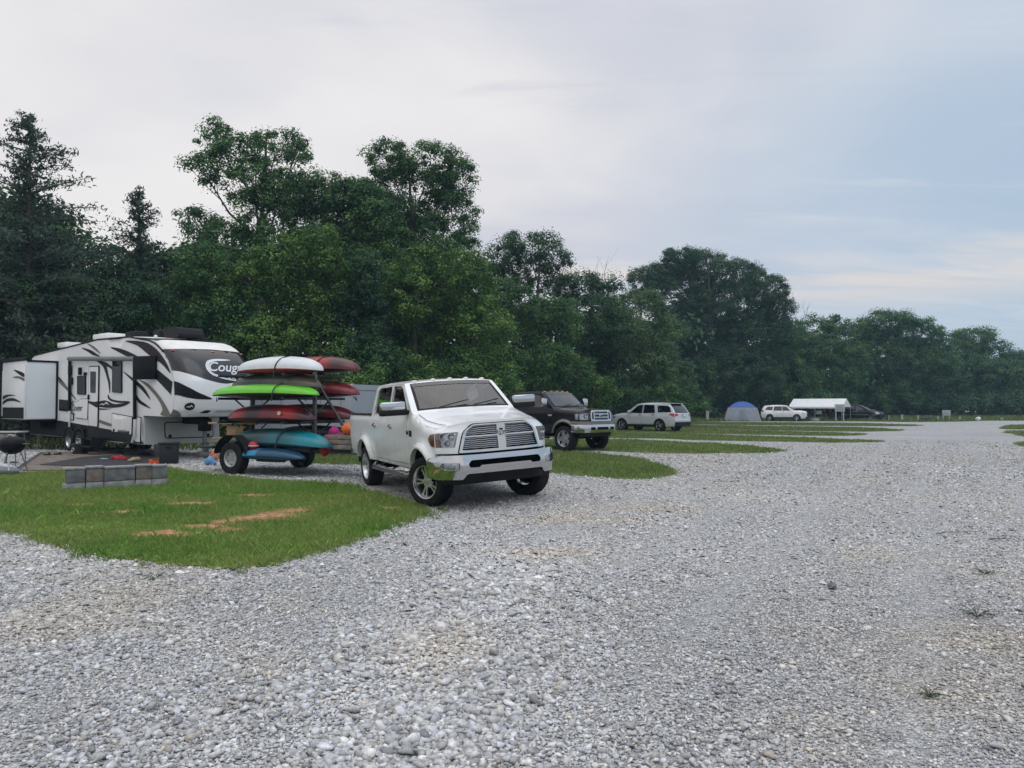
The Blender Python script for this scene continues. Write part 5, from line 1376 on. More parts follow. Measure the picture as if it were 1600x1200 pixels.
decal('graphic', [(868, 452), (930, 480), (1000, 556), (1058, 652), (1062, 684), (1005, 672), (1018, 636), (985, 570), (925, 500)], M_TAUPE)
decal('graphic', [(536, 578), (600, 592), (660, 582), (722, 606), (815, 590), (780, 616), (720, 628), (640, 626), (575, 606)], M_RVBLK)
decal('graphic', [(548, 592), (600, 626), (660, 634), (702, 634), (650, 641), (592, 634)], M_RVBLK)
decal('graphic', [(678, 545), (692, 570), (740, 584), (812, 588), (758, 598), (700, 588), (676, 568)], M_RVBLK)
decal('graphic', [(560, 668), (620, 700), (690, 726), (745, 745), (680, 742), (612, 716), (556, 684)], M_TAUPE)
decal('graphic', [(364, 430), (402, 472), (440, 520), (482, 584), (430, 530), (364, 462)], M_TAUPE)
decal('graphic', [(362, 432), (378, 446), (405, 476), (366, 448)], M_RVBLK, off=.014)
mt = MB().panel(Z4([(622, 612), (645, 600), (655, 606), (668, 590), (690, 612), (666, 602), (652, 614), (644, 608)]), lambda u, v: (u, -HW-.026, v), step=.1).build('mountain_mark', M_LETTER, rv)
# the black stripe runs on round the cap
def capdecal(name, pts, m, off=.008, sm=3):
    P2 = spline(pts, sm, True) if sm else pts
    return MB().panel(P2, lambda u, v: (capx(u, v)+off, u-(off*1.5 if u < -HW+.2 else 0), v), step=.06).build(name, m, rv)
capdecal('graphic', [(-HW, 2.30), (-HW+.01, 2.295), (-1.08, 2.17), (-.80, 1.97), (-.42, 1.80), (-.78, 1.785), (-1.05, 1.83), (-HW+.01, 1.915), (-HW, 1.92)], M_RVBLK)
capdecal('graphic', [(-HW, 1.50), (-1.12, 1.38), (-1.06, 1.285), (-HW, 1.285)], M_TAUPE, sm=0)
capdecal('lamp_recess', rounded([(-.72, 1.38), (-.46, 1.38), (-.40, 1.46), (-.58, 1.47)], .03), M_RVBLK, sm=0)
capdecal('lamp_recess', rounded([(-.30, 1.39), (.80, 1.39), (.84, 1.46), (-.22, 1.47)], .03), M_RVG, sm=0)
capdecal('ledge', [(-.95, 1.30), (.95, 1.30), (.95, 1.325), (-.95, 1.325)], M_LETTER, off=.03, sm=0)
em = MB(); 
em.panel([(-.98+.11*math.cos(t*.3142), 1.58+.11*math.sin(t*.3142)) for t in range(20)], lambda u, v: (capx(u, v)+.01, u-.01, v), holes=[], step=.04)
eo = em.build('round_emblem', M_PLASTIC, rv)
e2 = MB().panel([(-1.06, 1.545), (-1.02, 1.60), (-.99, 1.57), (-.95, 1.63), (-.90, 1.55), (-.95, 1.585), (-.99, 1.54), (-1.02, 1.57)], lambda u, v: (capx(u, v)+.016, u-.016, v), step=.05).build('emblem_mark', M_LETTER, eo)
# lettering on the dark front panel
def text_on(name, body_, size, fmap, m, parent, shear=.25, extrude=0.):
    cu = bpy.data.curves.new(name, 'FONT'); cu.body = body_; cu.size = size; cu.shear = shear; cu.align_x = 'CENTER'; cu.align_y = 'CENTER'; cu.offset = size*.012
    to = bpy.data.objects.new(name, cu); COL.objects.link(to)
    dg = bpy.context.evaluated_depsgraph_get(); me = bpy.data.meshes.new_from_object(to.evaluated_get(dg))
    bpy.data.objects.remove(to)
    bm = bmesh.new(); bm.from_mesh(me); bmesh.ops.triangulate(bm, faces=bm.faces[:])
    bmesh.ops.subdivide_edges(bm, edges=[e for e in bm.edges if e.calc_length() > .12], cuts=2, use_grid_fill=True)
    for v in bm.verts: v.co = Vector(fmap(v.co.x, v.co.y))
    bm.to_mesh(me); bm.free(); me.materials.append(m)
    return link(name, me, parent)
cf = lambda u, v: (capx(u, v)+.012, u, v)
text_on('lettering', 'Cougar', .46, lambda u, v: cf(.16+u*.92, 2.74+v*.86), M_LETTER, dk, .5)
text_on('lettering', 'X-LITE', .24, lambda u, v: cf(.40+u*1.1, 2.43+v*.75), M_LETTER, dk, .45)
ring = spline([(a_*.95-.02, 2.72+(b_-2.68)*.82) for a_, b_ in [(-.50, 2.66), (-.38, 2.92), (0.0, 3.02), (.45, 3.0), (.2, 2.955), (-.1, 2.93), (-.32, 2.84), (-.40, 2.66), (-.32, 2.48), (.0, 2.40), (.6, 2.42), (1.05, 2.40), (.6, 2.36), (-.05, 2.33), (-.38, 2.42)]], 4, True)
MB().panel(ring, lambda u, v: (capx(u, v)+.010, u, v), step=.08).build('swirl', M_LETTER, dk)
MB().panel(spline([(-.18, 2.425), (.25, 2.345), (.75, 2.325), (.85, 2.335), (.3, 2.375), (-.02, 2.43)], 4, True), lambda u, v: (capx(u, v)+.010, u, v), step=.08).build('swirl', M_LETTER, dk)
for y in (-1.08, -.0, 1.08):
    MB().ell((capx(y, 3.22)-.01, y, 3.215), (.05, .07, .03), 10, 6).build('marker_lamp', M_RED if y < 0 else M_AMBER, rv)
# ---- door, windows, hatches on the near side
def yb(u, v, d=0.): return (u, -HW-.012-d, v)
def hatch(name, pts, m, r=.05, off=.02, seal=.022, sealm=None, parent=rv, child='seal'):
    P2 = rounded(Z4(pts), r); yy = off
    o = MB().panel(shrink(P2, seal), lambda u, v: yb(u, v, yy), step=.3, flange=(0, yy+.012, 0)).build(name, m, parent)
    MB().panel(P2, lambda u, v: yb(u, v, yy-.004), holes=[shrink(P2, seal)], step=.2, flange=(0, yy+.008, 0)).build(child, sealm or M_RVBLK, o)
    return o
d = hatch('entry_door', [(562, 368), (624, 366), (618, 752), (558, 744)], M_RVW, .08, .03, .03)
gw = rounded(Z4([(574, 402), (608, 402), (606, 536), (574, 534)]), .05)
MB().panel(gw, lambda u, v: yb(u, v, .042), step=.3, flange=(0, .02, 0)).build('window', M_RVDK, d)
MB().box((*[plane_uv(566/4, 480+562/4, -HW)[0]], -HW-.07, plane_uv(566/4, 480+562/4, -HW)[1]), (.07, .05, .16), .01).build('door_handle', M_RVBLK, d)
decal('graphic', [(562, 586), (600, 592), (620, 588), (619, 628), (590, 614), (560, 598)], M_RVBLK, off=.046, sm=2)
hatch('window', [(488, 428), (540, 428), (540, 548), (488, 546)], M_RVDK, .06, .03, .02)
hatch('window', [(708, 330), (766, 332), (766, 536), (706, 532)], M_RVDK, .06, .03, .02)
hatch('storage_door', [(704, 660), (832, 684), (828, 800), (702, 778)], M_RVW, .06, .02, .02)
for q in ((720, 768), (810, 782)):
    a, b = plane_uv(q[0]/4, 480+q[1]/4, -HW); MB().box((a, -HW-.05, b), (.09, .02, .08), .008).build('latch', M_RVBLK, rv)
hatch('storage_door', [(850, 682), (886, 688), (882, 848), (850, 842)], M_RVW, .06, .02, .018)
hatch('vent', [(376, 576), (428, 582), (426, 652), (374, 646)], M_PLASTIC, .02, .03, .01)
hatch('hatch', [(436, 662), (464, 664), (464, 708), (436, 704)], M_RVG, .05, .02, .02)
hatch('kitchen_hatch', [(470, 600), (512, 572), (556, 570), (552, 702), (476, 692)], M_RVW, .05, .02, .016)
for q, w_, h_ in (((447, 396), .26, .34), ((452, 462), .28, .26), ((508, 400), .18, .26), ((541, 417), .14, .12)):
    a, b = plane_uv(q[0]/4, 480+q[1]/4, -HW); MB().box((a, -HW-.05, b), (w_*.8, .09, h_), .03).build('outside_speaker' if q[0] < 480 else 'porch_light', M_PLASTIC, rv)
a, b = plane_uv(486/4, 480+630/4, -HW)
text_on('lettering', 'Cougar', .30, lambda u, v: (a+u, -HW-.038, b+v), M_RVBLK, rv, .3)
MB().panel(spline([(a-.55, b), (a-.50, b+.18), (a-.25, b+.26), (a-.42, b+.14), (a-.46, b), (a-.38, b-.16), (a-.1, b-.22), (a-.42, b-.2)], 4, True), lambda u, v: (u, -HW-.038, v), step=.1).build('swirl', M_RVBLK, rv)
# awning roller and its arms
r0 = plane_uv(420/4, 480+322/4, -HW-.2); r1 = plane_uv(835/4, 480+322/4, -HW-.2)
zr_ = (r0[1]+r1[1])/2
aw = MB().tube([(r0[0], -HW-.14, r0[1]), (r1[0], -HW-.14, r1[1])], .075, 12).build('awning_roller', mat('awning_grey', (.16, .165, .16), .6, var=.1), rv)
for (tp, bt) in (((430, 320), (428, 648)), ((834, 325), (836, 700))):
    a, b = plane_uv(tp[0]/4, 480+tp[1]/4, -HW-.1), plane_uv(bt[0]/4, 480+bt[1]/4, -HW-.1)
    ar_ = MB().box(((a[0]+b[0])/2, -HW-.07, (a[1]+b[1])/2), (.10, .08, a[1]-b[1]), .01, rot=Matrix.Rotation(math.atan2(a[0]-b[0], a[1]-b[1]), 4, 'Y')).build('awning_arm', M_RVBLK, rv)
    MB().box((b[0]+.01, -HW-.07, b[1]-.28), (.06, .05, .56), .01).build('awning_strut', M_RVW, ar_)
# television hung out beside the arm
tv = thing('television', 'black flat screen box mounted outside the camper near its front', 'television', (0, 0, 0))
a, b = plane_uv(895/4, 480+378/4, -HW-.25)
tv.location = RV_O+RV_F*a+RV_L*(-HW-.20)+Vector((0, 0, b)); tv.rotation_euler = (0, 0, A-math.pi/2+R(25))
MB().box((0, 0, 0), (.80, .09, .70), .015).build('screen', M_RVDK, tv)
MB().box((.0, .09, 0), (.66, .08, .5), .02).build('back_cover', M_PLASTIC, tv); MB().tube([(0, .12, 0), (0, .24, 0)], .04, 8).build('wall_bracket', M_STEEL, tv)
# step, roof gear
a, b = plane_uv(588/4, 480+800/4, -HW-.25)
MB().box((a, -HW-.22, .52), (.72, .36, .05), .01).box((a, -HW-.40, .28), (.72, .26, .05), .01).box((a-.34, -HW-.28, .42), (.03, .40, .30)).box((a+.34, -HW-.28, .42), (.03, .40, .30)).build('entry_step', M_PLASTIC, rv)
def roofpx(q, y=0.): return plane_uv(q[0]/4, 480+q[1]/4, y)
a = roofpx((1150, 196))
ac = MB()
acp = rounded([(-.62, .0), (.52, .0), (.60, .10), (.44, .36), (-.30, .40), (-.62, .30)], .09)
ac.prism(acp, lambda u, v, d: (a[0]+.02+u*.78, -.42+d, a[1]+v*.86), .84)
ac.build('air_conditioner', M_PLASTIC, rv)
a1_ = roofpx((1022, 165)); MB().box((a1_[0], 0, a1_[1]-.02), (.5, .5, .26), .05).build('roof_vent', M_PLASTIC, rv)
a2 = roofpx((855, 170)); MB().box((a2[0], 0, a2[1]-.02), (.75, .5, .22), .06).build('roof_vent', M_PLASTIC, rv)
a3 = roofpx((690, 185)); MB().box((a3[0], 0, a3[1]), (1.25, .75, .18), .05).build('skylight', M_RVROOF, rv)
a4 = roofpx((435, 238)); MB().box((a4[0], 0, a4[1]), (.9, .6, .20), .05).build('skylight', M_RVROOF, rv)
MB().tube([(5.6, -1.05, 3.5), (5.6, -1.05, 3.66)], .03, 8).ell((5.6, -1.05, 3.68), (.06, .06, .07), 10, 6).build('antenna', M_LETTER, rv)
# ---- slide-out room
SY = -HW-1.0; x0, x1 = -4.1, -1.55; z0, z1 = 1.12, 3.20
so_ = MB().box(((x0+x1)/2, (SY-HW)/2, (z0+z1)/2), (x1-x0, 1.0, z1-z0), .01).build('slide_out', M_RVW, rv)
MB().panel([(SY+.03, z0+.03), (-HW-.03, z0+.03), (-HW-.03, z1-.03), (SY+.03, z1-.03)], lambda u, v: (x1+.006, u, v), step=.5).build('end_panel', M_SLIDE, so_)
tm = MB()
tm.box(((x0+x1)/2, SY+.02, z1+.06), (x1-x0+.1, .14, .14), .03).box((x1+.015, (SY-HW)/2, z1-.02), (.03, 1.0, .07)).box((x1+.02, -HW-.03, (z0+z1)/2), (.04, .07, z1-z0)).box((x0+.03, SY-.012, (z0+z1)/2), (.07, .03, z1-z0)).box(((x0+x1)/2, (SY-HW)/2, z0-.03), (x1-x0, 1.0, .05))
tm.build('seal', M_RVBLK, so_)
MB().panel([(x0+.1, z0+.02), (x1-.22, z0+.02), (x1-.22, z0+.42), (x0+.1, z0+.42)], lambda u, v: (u, SY-.008, v), step=.4).build('skirt', M_RVBLK, so_)
MB().box((x1-.06, SY-.012, (z0+z1)/2-.05), (.12, .02, z1-z0-.2), .004).box((x0+.12, SY-.012, (z0+z1)/2-.1), (.06, .02, z1-z0-.4), .004).build('corner_trim', M_LETTER, so_)
def sdecal(pts, m, sm=3):
    P2 = spline(Z4(pts, SY), sm, True); o = MB().panel(P2, lambda u, v: (u, SY-.012, v), step=.2).build('graphic', m, so_)
sdecal([(86, 390), (125, 400), (152, 414), (152, 436), (132, 428), (108, 410)], M_RVBLK)
sdecal([(80, 440), (112, 430), (152, 444), (152, 462), (120, 446)], M_TAUPE)
sdecal([(10, 562), (40, 548), (70, 546), (100, 554), (60, 556), (10, 580)], M_RVBLK)
sdecal([(10, 602), (40, 574), (80, 568), (112, 580), (132, 596), (88, 586), (46, 590), (12, 612)], M_RVBLK)
# ------------------------------------------------------------------ kayak trailer
TA = R(62); TF = Vector((math.sin(TA), -math.cos(TA), 0)); TL = Vector((math.cos(TA), math.sin(TA), 0)); TO = Vector((-5.97, 18.95, 0)); TR = TA-math.pi/2
def tuv(px, py, y):
    d = ray(px, py); o = Vector((0, 0, CAM_H)); p0 = TO+TL*y
    t = (p0-o).dot(TL)/d.dot(TL); q = o+d*t-TO
    return (q.dot(TF), q.z)
def TW(x, y, z): return TO+TF*x+TL*y+Vector((0, 0, z))
M_FRAME = mat('black_trailer_frame', (.016, .017, .018), .5, var=.25, vscale=8)
M_WOOD = mat('raw_lumber', (.36, .25, .14), .8, var=.25, vscale=7)
M_OLDWOOD = mat('weathered_wood', (.20, .18, .15), .9, var=.35, vscale=9)
kt = thing('kayak_trailer', 'black two wheeled trailer with a rack of stacked kayaks hitched behind the white pickup', 'trailer', TO, TR)
fr = MB()
for y in (-.78, .78): fr.box((.55, y, .60), (3.0, .08, .12), .01)
for x in (-.9, -.2, .55, 1.3, 2.0): fr.box((x, 0, .60), (.08, 1.5, .10), .01)
fr.tube([(2.0, -.7, .60), (3.75, 0, .56)], .05, 6); fr.tube([(2.0, .7, .60), (3.75, 0, .56)], .05, 6); fr.tube([(1.9, 0, .58), (4.05, 0, .56)], .05, 6)
fr.box((-1.15, 0, .60), (.45, 1.9, .06), .01)
fr.build('frame', M_FRAME, kt)
MB().box((.55, 0, .672), (3.0, 1.5, .03), .004).build('deck', M_FRAME, kt)
MB().tube([(0, -.95, .385), (0, .95, .385)], .045, 8).build('axle', M_FRAME, kt)
pr = wheel_proto(.385, .25, .20, (6, False), rimmat=mat('galvanised_rim', (.42, .44, .44), .45, metal=.8, var=.15))
put_wheels(kt, pr, [(0, -1.10, 0), (0, 1.10, 0)], .385)
for s in (-1, 1):
    MB().panel(arch(0, .40, .52, .48)+arch(0, .40, .49, .48)[::-1], lambda u, v: (u, s*.95, v), step=.1, flange=(0, s*.30, 0)).build('fender', M_FRAME, kt)
TIERS = (1.24, 1.80, 2.34)
for x in (-.60, 1.45):
    MB().box((x, 0, 1.52), (.08, .08, 1.80), .008).build('post', M_FRAME if x < 0 else mat('grey_post', (.10, .115, .11), .5), kt)
    for z in TIERS:
        MB().box((x, 0, z-.03), (.07, 2.1, .06), .008).tube([(x, -.55, z-.05), (x, 0, z-.42)], .02, 6).tube([(x, .55, z-.05), (x, 0, z-.42)], .02, 6).build('cross_arm', M_FRAME, kt)
for z in TIERS: MB().box((.42, 0, z-.03), (2.0, .05, .05), .006).build('spine', M_FRAME, kt)
MB().tube([(1.45, .0, 2.25), (2.75, -.1, .70)], .035, 8).build('brace', M_FRAME, kt)
MB().tube([(3.55, 0, .1), (3.55, 0, .95)], .035, 8).box((3.55, 0, .05), (.2, .2, .04)).build('tongue_jack', M_STEEL, kt)
MB().ell((4.1, 0, .58), (.09, .07, .06), 10, 6).build('coupler', M_FRAME, kt)
M_KAYAK = attr_mat('moulded_plastic', nvar=.05, nscale=8, rough=.33, spec=.5)
M_KBLK = mat('kayak_black', (.015, .015, .016), .5)
def kayak(label, cx, y, z, L, W_, H, cfn, deckcol, roll=0., nose=0., group='kayaks stacked on the trailer rack', tilt=0.):
    """hull up, deck down; z is the sheer line at mid length"""
    t = thing('kayak', label, 'kayak', TW(cx, y, z), TR+tilt, group)
    t.rotation_euler = (roll, -nose, TR+tilt)
    n, m = 36, 20
    hv, dv = [], []
    for i in range(n+1):
        u = -1+2*i/n; au = abs(u)
        w_ = W_/2*max(.05, (1-au**4.2))**.55
        h = .82*H*max(.04, (1-au**6))**.5*(.90+.10*math.cos(u*2.6)); sh = -.055*au**2.4
        e = 2.3
        hv += [(u*L/2, w_*math.copysign(abs(math.cos(a))**(2/e), math.cos(a)), sh+h*abs(math.sin(a))**(2/e)+.022*math.exp(-((a-math.pi/2)/.20)**2)+.016*(math.exp(-((a-.95)/.14)**2)+math.exp(-((a-math.pi+.95)/.14)**2))*(1-au**4)) for a in [math.pi*j/m for j in range(m+1)]]
        dd = .05+.07*(1-au**2)
        dv += [(u*L/2, w_*1.015*math.cos(a), sh-dd*max(.15, 1-au**4)*abs(math.sin(a))**.8) for a in [math.pi*j/m for j in range(m+1)]]
    F_ = [(i*(m+1)+j, (i+1)*(m+1)+j, (i+1)*(m+1)+j+1, i*(m+1)+j+1) for i in range(n) for j in range(m)]
    caps = [tuple(range(m+1)), tuple(n*(m+1)+j for j in range(m, -1, -1))]
    for nm, vv, cf_ in (('hull', hv, cfn), ('deck', dv, deckcol)):
        mb = MB(); mb.v = vv; mb.f = F_+caps; o = mb.build(nm, M_KAYAK, t, smooth=50)
        me = o.data; k = len(me.vertices); co = np.empty(k*3, np.float32); me.vertices.foreach_get('co', co); co = co.reshape(-1, 3)
        a = me.attributes.new('col', 'FLOAT_COLOR', 'POINT'); c4 = np.ones((k, 4), np.float32)
        c4[:, :3] = np.array([cf_(p[0]/(L/2), p[2]) for p in co]) if callable(cf_) else np.array(cf_); a.data.foreach_set('color', c4.ravel())
    MB().tube([(.42*math.cos(q*.3927), W_*.30*math.sin(q*.3927), -.125) for q in range(17)], .022, 6, caps=False).build('cockpit_rim', M_KBLK, t)
    for s in (-1, 1): MB().tube([(s*(L/2-.12), -.05, -.10), (s*(L/2-.05), 0, -.19), (s*(L/2-.12), .05, -.10)], .012, 5).build('grab_handle', M_KBLK, t)
    return t
def kpx(x0, x1, ys, y):
    a = tuv(x0, ys, y); b = tuv(x1, ys, y); return (a[0]+b[0])/2, (a[1]+b[1])/2, abs(b[0]-a[0])
def blend(c0, c1, fr, seed):
    def f(u, z):
        k = .5+.5*math.sin(u*fr+seed)+.25*math.sin(u*fr*2.3+seed*2)+z*.8
        k = min(1, max(0, k)); return tuple(a*(1-k)+b*k for a, b in zip(c0, c1))
    return f
YN, YF_ = -.66, .66
REDB = blend((.28, .012, .014), (.025, .010, .012), 4.4, .8)
x, z, L = kpx(375, 502, 577, YN); kayak('white hulled kayak with red deck on top of the near stack', x, YN, z, L, .74, .34, (.64, .66, .68), (.32, .018, .02))
x, z, L = kpx(363, 497, 602, YN); kayak('olive kayak between the white and the lime ones', x, YN+.06, z, L, .72, .33, blend((.10, .085, .055), (.02, .035, .025), 3, 2.), (.03, .20, .05))
x, z, L = kpx(337, 497, 613, YN-.1); kayak('bright lime green kayak with black underside', x, YN-.12, z-.02, L, .72, .26, (.14, .52, .035), (.013, .013, .014))
x, z, L = kpx(361, 491, 652, YN); kayak('red and black blended kayak below the lime one', x, YN, z+.0, L, .72, .34, blend((.30, .014, .018), (.022, .014, .016), 5., 2.2), (.05, .012, .014))
k4 = bpy.data.objects['kayak.003']
MB().panel([(.055*math.cos(q*.52), .045*math.sin(q*.52)) for q in range(12)], lambda u, v: (.62+u, -.385+.10*(v+.045), .10+v), step=.05).build('logo_patch', mat('logo_cream', (.50, .46, .34), .5), k4)
x, z, L = kpx(369, 517, 691, YN); kayak('teal and dark green kayak lowest of the near stack', x, YN, z, L, .74, .36, blend((.008, .20, .25), (.012, .045, .05), 3.4, 2.6), (.012, .05, .06), nose=R(-1.5))
x, z, L = kpx(417, 560, 577, YF_); kayak('red kayak on top of the far stack', x, YF_, z, L, .74, .36, blend((.34, .018, .02), (.05, .012, .014), 5., 3.4), (.03, .012, .012))
x, z, L = kpx(415, 560, 614, YF_); kayak('dark red kayak second from the top of the far stack', x, YF_, z, L, .74, .36, blend((.17, .014, .018), (.10, .010, .014), 4., 1.), (.03, .012, .012))
x, z, L = kpx(412, 556, 650, YF_); kayak('maroon kayak below the dark red one on the far stack', x, YF_, z, L, .74, .34, blend((.13, .012, .02), (.03, .008, .012), 6., .5), (.02, .01, .012))
x, z, L = kpx(430, 562, 684, YF_); kayak('grey black kayak lowest of the far stack', x, YF_, z+.06, L, .72, .28, blend((.07, .075, .08), (.02, .022, .025), 4., .5), (.02, .02, .022))
bk = kayak('short bright blue kayak slung under the teal one', 1.05, -.98, .47, 2.0, .5, .17, lambda u, zz: (.02, .22, .42) if u < -.25 else (.008, .06, .12), (.006, .05, .10))
# straps over the loads
M_STRAP = mat('strap_webbing', (.03, .035, .03), .8)
def strap(label, x, y, z, w_, h, seed=0):
    t = thing('tie_down_strap', label, 'strap', TW(x, y, z), TR, 'straps tying down the kayaks')
    pts = [(.16-.02*k, (w_/2+.02)*math.cos(math.pi*k/12), h*.86*abs(math.sin(math.pi*k/12))**.85-.02) for k in range(13)]
    a, b = Vector(pts[0]), Vector(pts[-1])
    pts = [(a.x+.03, a.y+.0, -.20)]+pts+[(b.x-.03, b.y-.0, -.20)]
    MB().tube(pts, .014, 5).build('webbing', M_STRAP, t)
a = tuv(452, 577, YN); strap('dark strap over the white kayak', a[0], YN, a[1], .74, .375)
a = tuv(455, 613, YN); strap('dark strap over the lime green kayak', a[0], YN-.12, a[1], .74, .29)
a = tuv(512, 577, YF_); strap('dark strap over the topmost red kayak', a[0], YF_, a[1], .76, .395)
a = tuv(455, 691, YN); strap('dark strap over the teal kayak', a[0], YN, a[1], .76, .395)
# lumber lying on the rack behind the red kayak
for i, (lb, y, z) in enumerate((('pale board resting crosswise highest at the rear of the rack', -.5, 1.17), ('pale board resting low at the rear of the rack', -.55, .80), ('tan plywood offcut leaning at the rear of the rack', -.45, .98))):
    t = thing('board', lb, 'board', TW(-.98, y, z), TR+R((4, -3, 8)[i]), 'lumber on the kayak trailer')
    MB().box((0.25, 0, 0), ((1.5, 1.2, .5)[i], .14 if i < 2 else .03, .045 if i < 2 else .26), .004).build('plank', M_WOOD, t)
# gear at the tongue
cx, cz = tuv(548, 702, -.2)
t = thing('gear_crate', 'grey brown slatted wooden crate on the trailer tongue', 'crate', TW(cx, -.2, .62), TR)
mb = MB()
for k in range(3):
    for s in (-1, 1): mb.box((0, s*.38, .06+.11*k), (.86, .025, .09), .004).box((s*.43, 0, .06+.11*k), (.025, .76, .09), .004)
mb.box((0, 0, .012), (.86, .76, .02)); mb.build('slats', M_OLDWOOD, t)
def heap(name, label, cat, loc, size, col, seed, group=None, lumps=5, extra=None):
    r = random.Random(seed); t = thing(name, label, cat, loc, r.random()*6, group); mb = MB()
    for k in range(lumps):
        a = r.random()*6.28; d = r.random()*.55
        mb.ell((math.cos(a)*d*size[0]*.5, math.sin(a)*d*size[1]*.5, size[2]*(.35+.35*r.random())), (size[0]*(.22+.18*r.random()), size[1]*(.22+.15*r.random()), size[2]*(.32+.2*r.random())), 12, 8)
    o = mb.build('fabric', mat(name+'_cloth', col, .75, var=.25, vscale=10, bump=.6, bscale=14), t, smooth=60)
    tx = bpy.data.textures.get('crumple') or bpy.data.textures.new('crumple', 'CLOUDS'); tx.noise_scale = .12
    ds = o.modifiers.new('crumple', 'DISPLACE'); ds.texture = tx; ds.strength = .10; ds.mid_level = .5
    if extra: extra(t)
    return t
def vest_strap(c):
    def f(t): MB().tube([(-.16, .0, .10), (-.05, .16, .24), (.1, .12, .26), (.2, -.05, .12)], .016, 5).tube([(-.1, -.18, .12), (.05, -.08, .27), (.16, .12, .2)], .016, 5).build('buckle_strap', mat('strap_dark', c, .7), t)
    return f
heap('life_vest', 'orange life vest heaped on the crate', 'life vest', TW(cx+.05, -.2, .93), (.62, .6, .34), (.62, .13, .02), 3, 'life vests on the trailer tongue', extra=vest_strap((.02, .02, .02)))
px_, _ = tuv(523, 686, -.1); heap('life_vest', 'pink life vest beside the crate', 'life vest', TW(px_, -.1, .72), (.40, .40, .36), (.42, .02, .17), 4, 'life vests on the trailer tongue', extra=vest_strap((.03, .02, .02)))
px_, _ = tuv(513, 706, -.55); heap('dry_bag', 'red bag with a white patch hanging at the trailer front', 'bag', TW(px_, -.55, .48), (.36, .34, .40), (.36, .012, .014), 5, extra=lambda t: MB().ell((0, -.06, .16), (.13, .13, .07), 12, 8).build('patch', M_LETTER, t))
t = thing('ball', 'small red ball resting on the short blue kayak', 'ball', TW(.55, -1.02, .68), 0)
MB().ell((0, 0, 0), (.13, .13, .11), 16, 10).build('skin', mat('red_ball', (.42, .02, .02), .4), t); MB().lathe([(.128, -.012), (.132, 0), (.128, .012)], axis='Z', n=20).build('band', M_LETTER, t)
# grey cargo trailer standing behind
CA = R(66); CF = Vector((math.sin(CA), -math.cos(CA), 0)); CL = Vector((math.cos(CA), math.sin(CA), 0))
c0 = AT(549, 634, 24.2); c0.z = 0
ct = thing('cargo_trailer', 'plain grey enclosed cargo trailer standing behind the kayak rack', 'trailer', c0, CA-math.pi/2)
M_CT = mat('grey_trailer_panel', (.33, .355, .39), .4, metal=.1, var=.05, vscale=2)
prof = rounded([(-3.9, .45), (0, .45), (0, 2.27), (-3.9, 2.27)], [.04, .04, .12, .08], 5)
MB().prism(rounded([(0, .45), (1.9, .45), (1.9, 2.28), (0, 2.28)], [.03, .03, .14, .14], 6), lambda u, v, d: (-d, u, v), 3.9).build('body', M_CT, ct, smooth=30)
sm = MB()
for k in range(5): sm.box((-.4-.8*k, -.004, 1.35), (.012, .012, 1.6))
sm.box((.004, .95, 2.10), (.012, 1.8, .02)).build('seam', mat('grey_seam', (.13, .14, .155), .4), ct)
MB().box((.01, .95, .62), (.02, 1.84, .34), .004).build('stone_guard', M_DCHROME, ct)
MB().tube([(0, .3, .42), (1.1, .95, .42), (0, 1.6, .42)], .05, 6).build('tongue', M_FRAME, ct)
pr = wheel_proto(.34, .2, .19, (6, False)); put_wheels(ct, pr, [(-2.2, -.02, 0), (-2.2, 1.92, 0)], .34)
# wheel lying in the pickup bed
wt = thing('spare_wheel', 'black wheel with shiny rim lying on the bed of the white pickup', 'wheel')
wt.matrix_world = Matrix.LocRotScale(Vector(ram.location), ram.rotation_euler, None) @ Matrix.Translation((-1.40, -.45, 1.46)) @ Matrix.Rotation(R(25), 4, 'X')
pr = wheel_proto(.30, .2, .19, (6, True), rimmat=M_CHROME); pr.parent = wt; pr.rotation_euler = (0, 0, math.pi)

# ------------------------------------------------------------------ camp clutter by the camper
M_BLOCK = mat('concrete_block', (.15, .15, .16), .95, var=.35, vscale=7, bump=.8, bscale=40)
M_BLOCK2 = mat('concrete_block_brown', (.175, .145, .125), .95, var=.4, vscale=8, bump=.8, bscale=40)
M_BLOCKL = mat('concrete_block_pale', (.26, .26, .265), .95, var=.3, vscale=8, bump=.8, bscale=40)
p0, p1 = G(98, 769), G(262, 759.5); dv_ = (p1-p0); LB = dv_.length; an = math.atan2(dv_.y, dv_.x)
BZ = 1.12
bw = thing('block_wall', 'low row of stained grey concrete blocks on the near lawn', 'block wall', p0, an)
bw.scale = (1, 1, BZ)
cuts = [0, .205, .375, .675, .84, 1.0]
for i in range(5):
    a, b = cuts[i]*LB+.006, cuts[i+1]*LB-.006; m_ = (M_BLOCK, M_BLOCK2, M_BLOCK, M_BLOCK2 if i == 3 else M_BLOCK, M_BLOCK)[i]
    dz = (0, .012, -.006, .006, -.01)[i]
    for (z0, z1, m2, off) in ((.0, .135, M_BLOCKL, 0), (.142, .36+dz, m_, .008*(i % 2))):
        l0 = a+(.05*(z1/.36) if i == 0 and z0 > .1 else 0)
        mb = MB().box(((l0+b)/2, .10+off, (z0+z1)/2), (b-l0, .20, z1-z0), .012); mb.xform(Matrix.Translation(((l0+b)/2, .1, 0)) @ Matrix.Rotation(R(((i*37) % 7-3)*.6), 4, 'Z') @ Matrix.Rotation(R(((i*53) % 5-2)*.5), 4, 'Y') @ Matrix.Translation((-(l0+b)/2, -.1, 0))); o = mb.build('block', m2, bw)
    MB().box(((a+b)/2, .11, .378+dz), (b-a+.004, .25, .035), .008).build('cap_block', M_BLOCKL, bw)
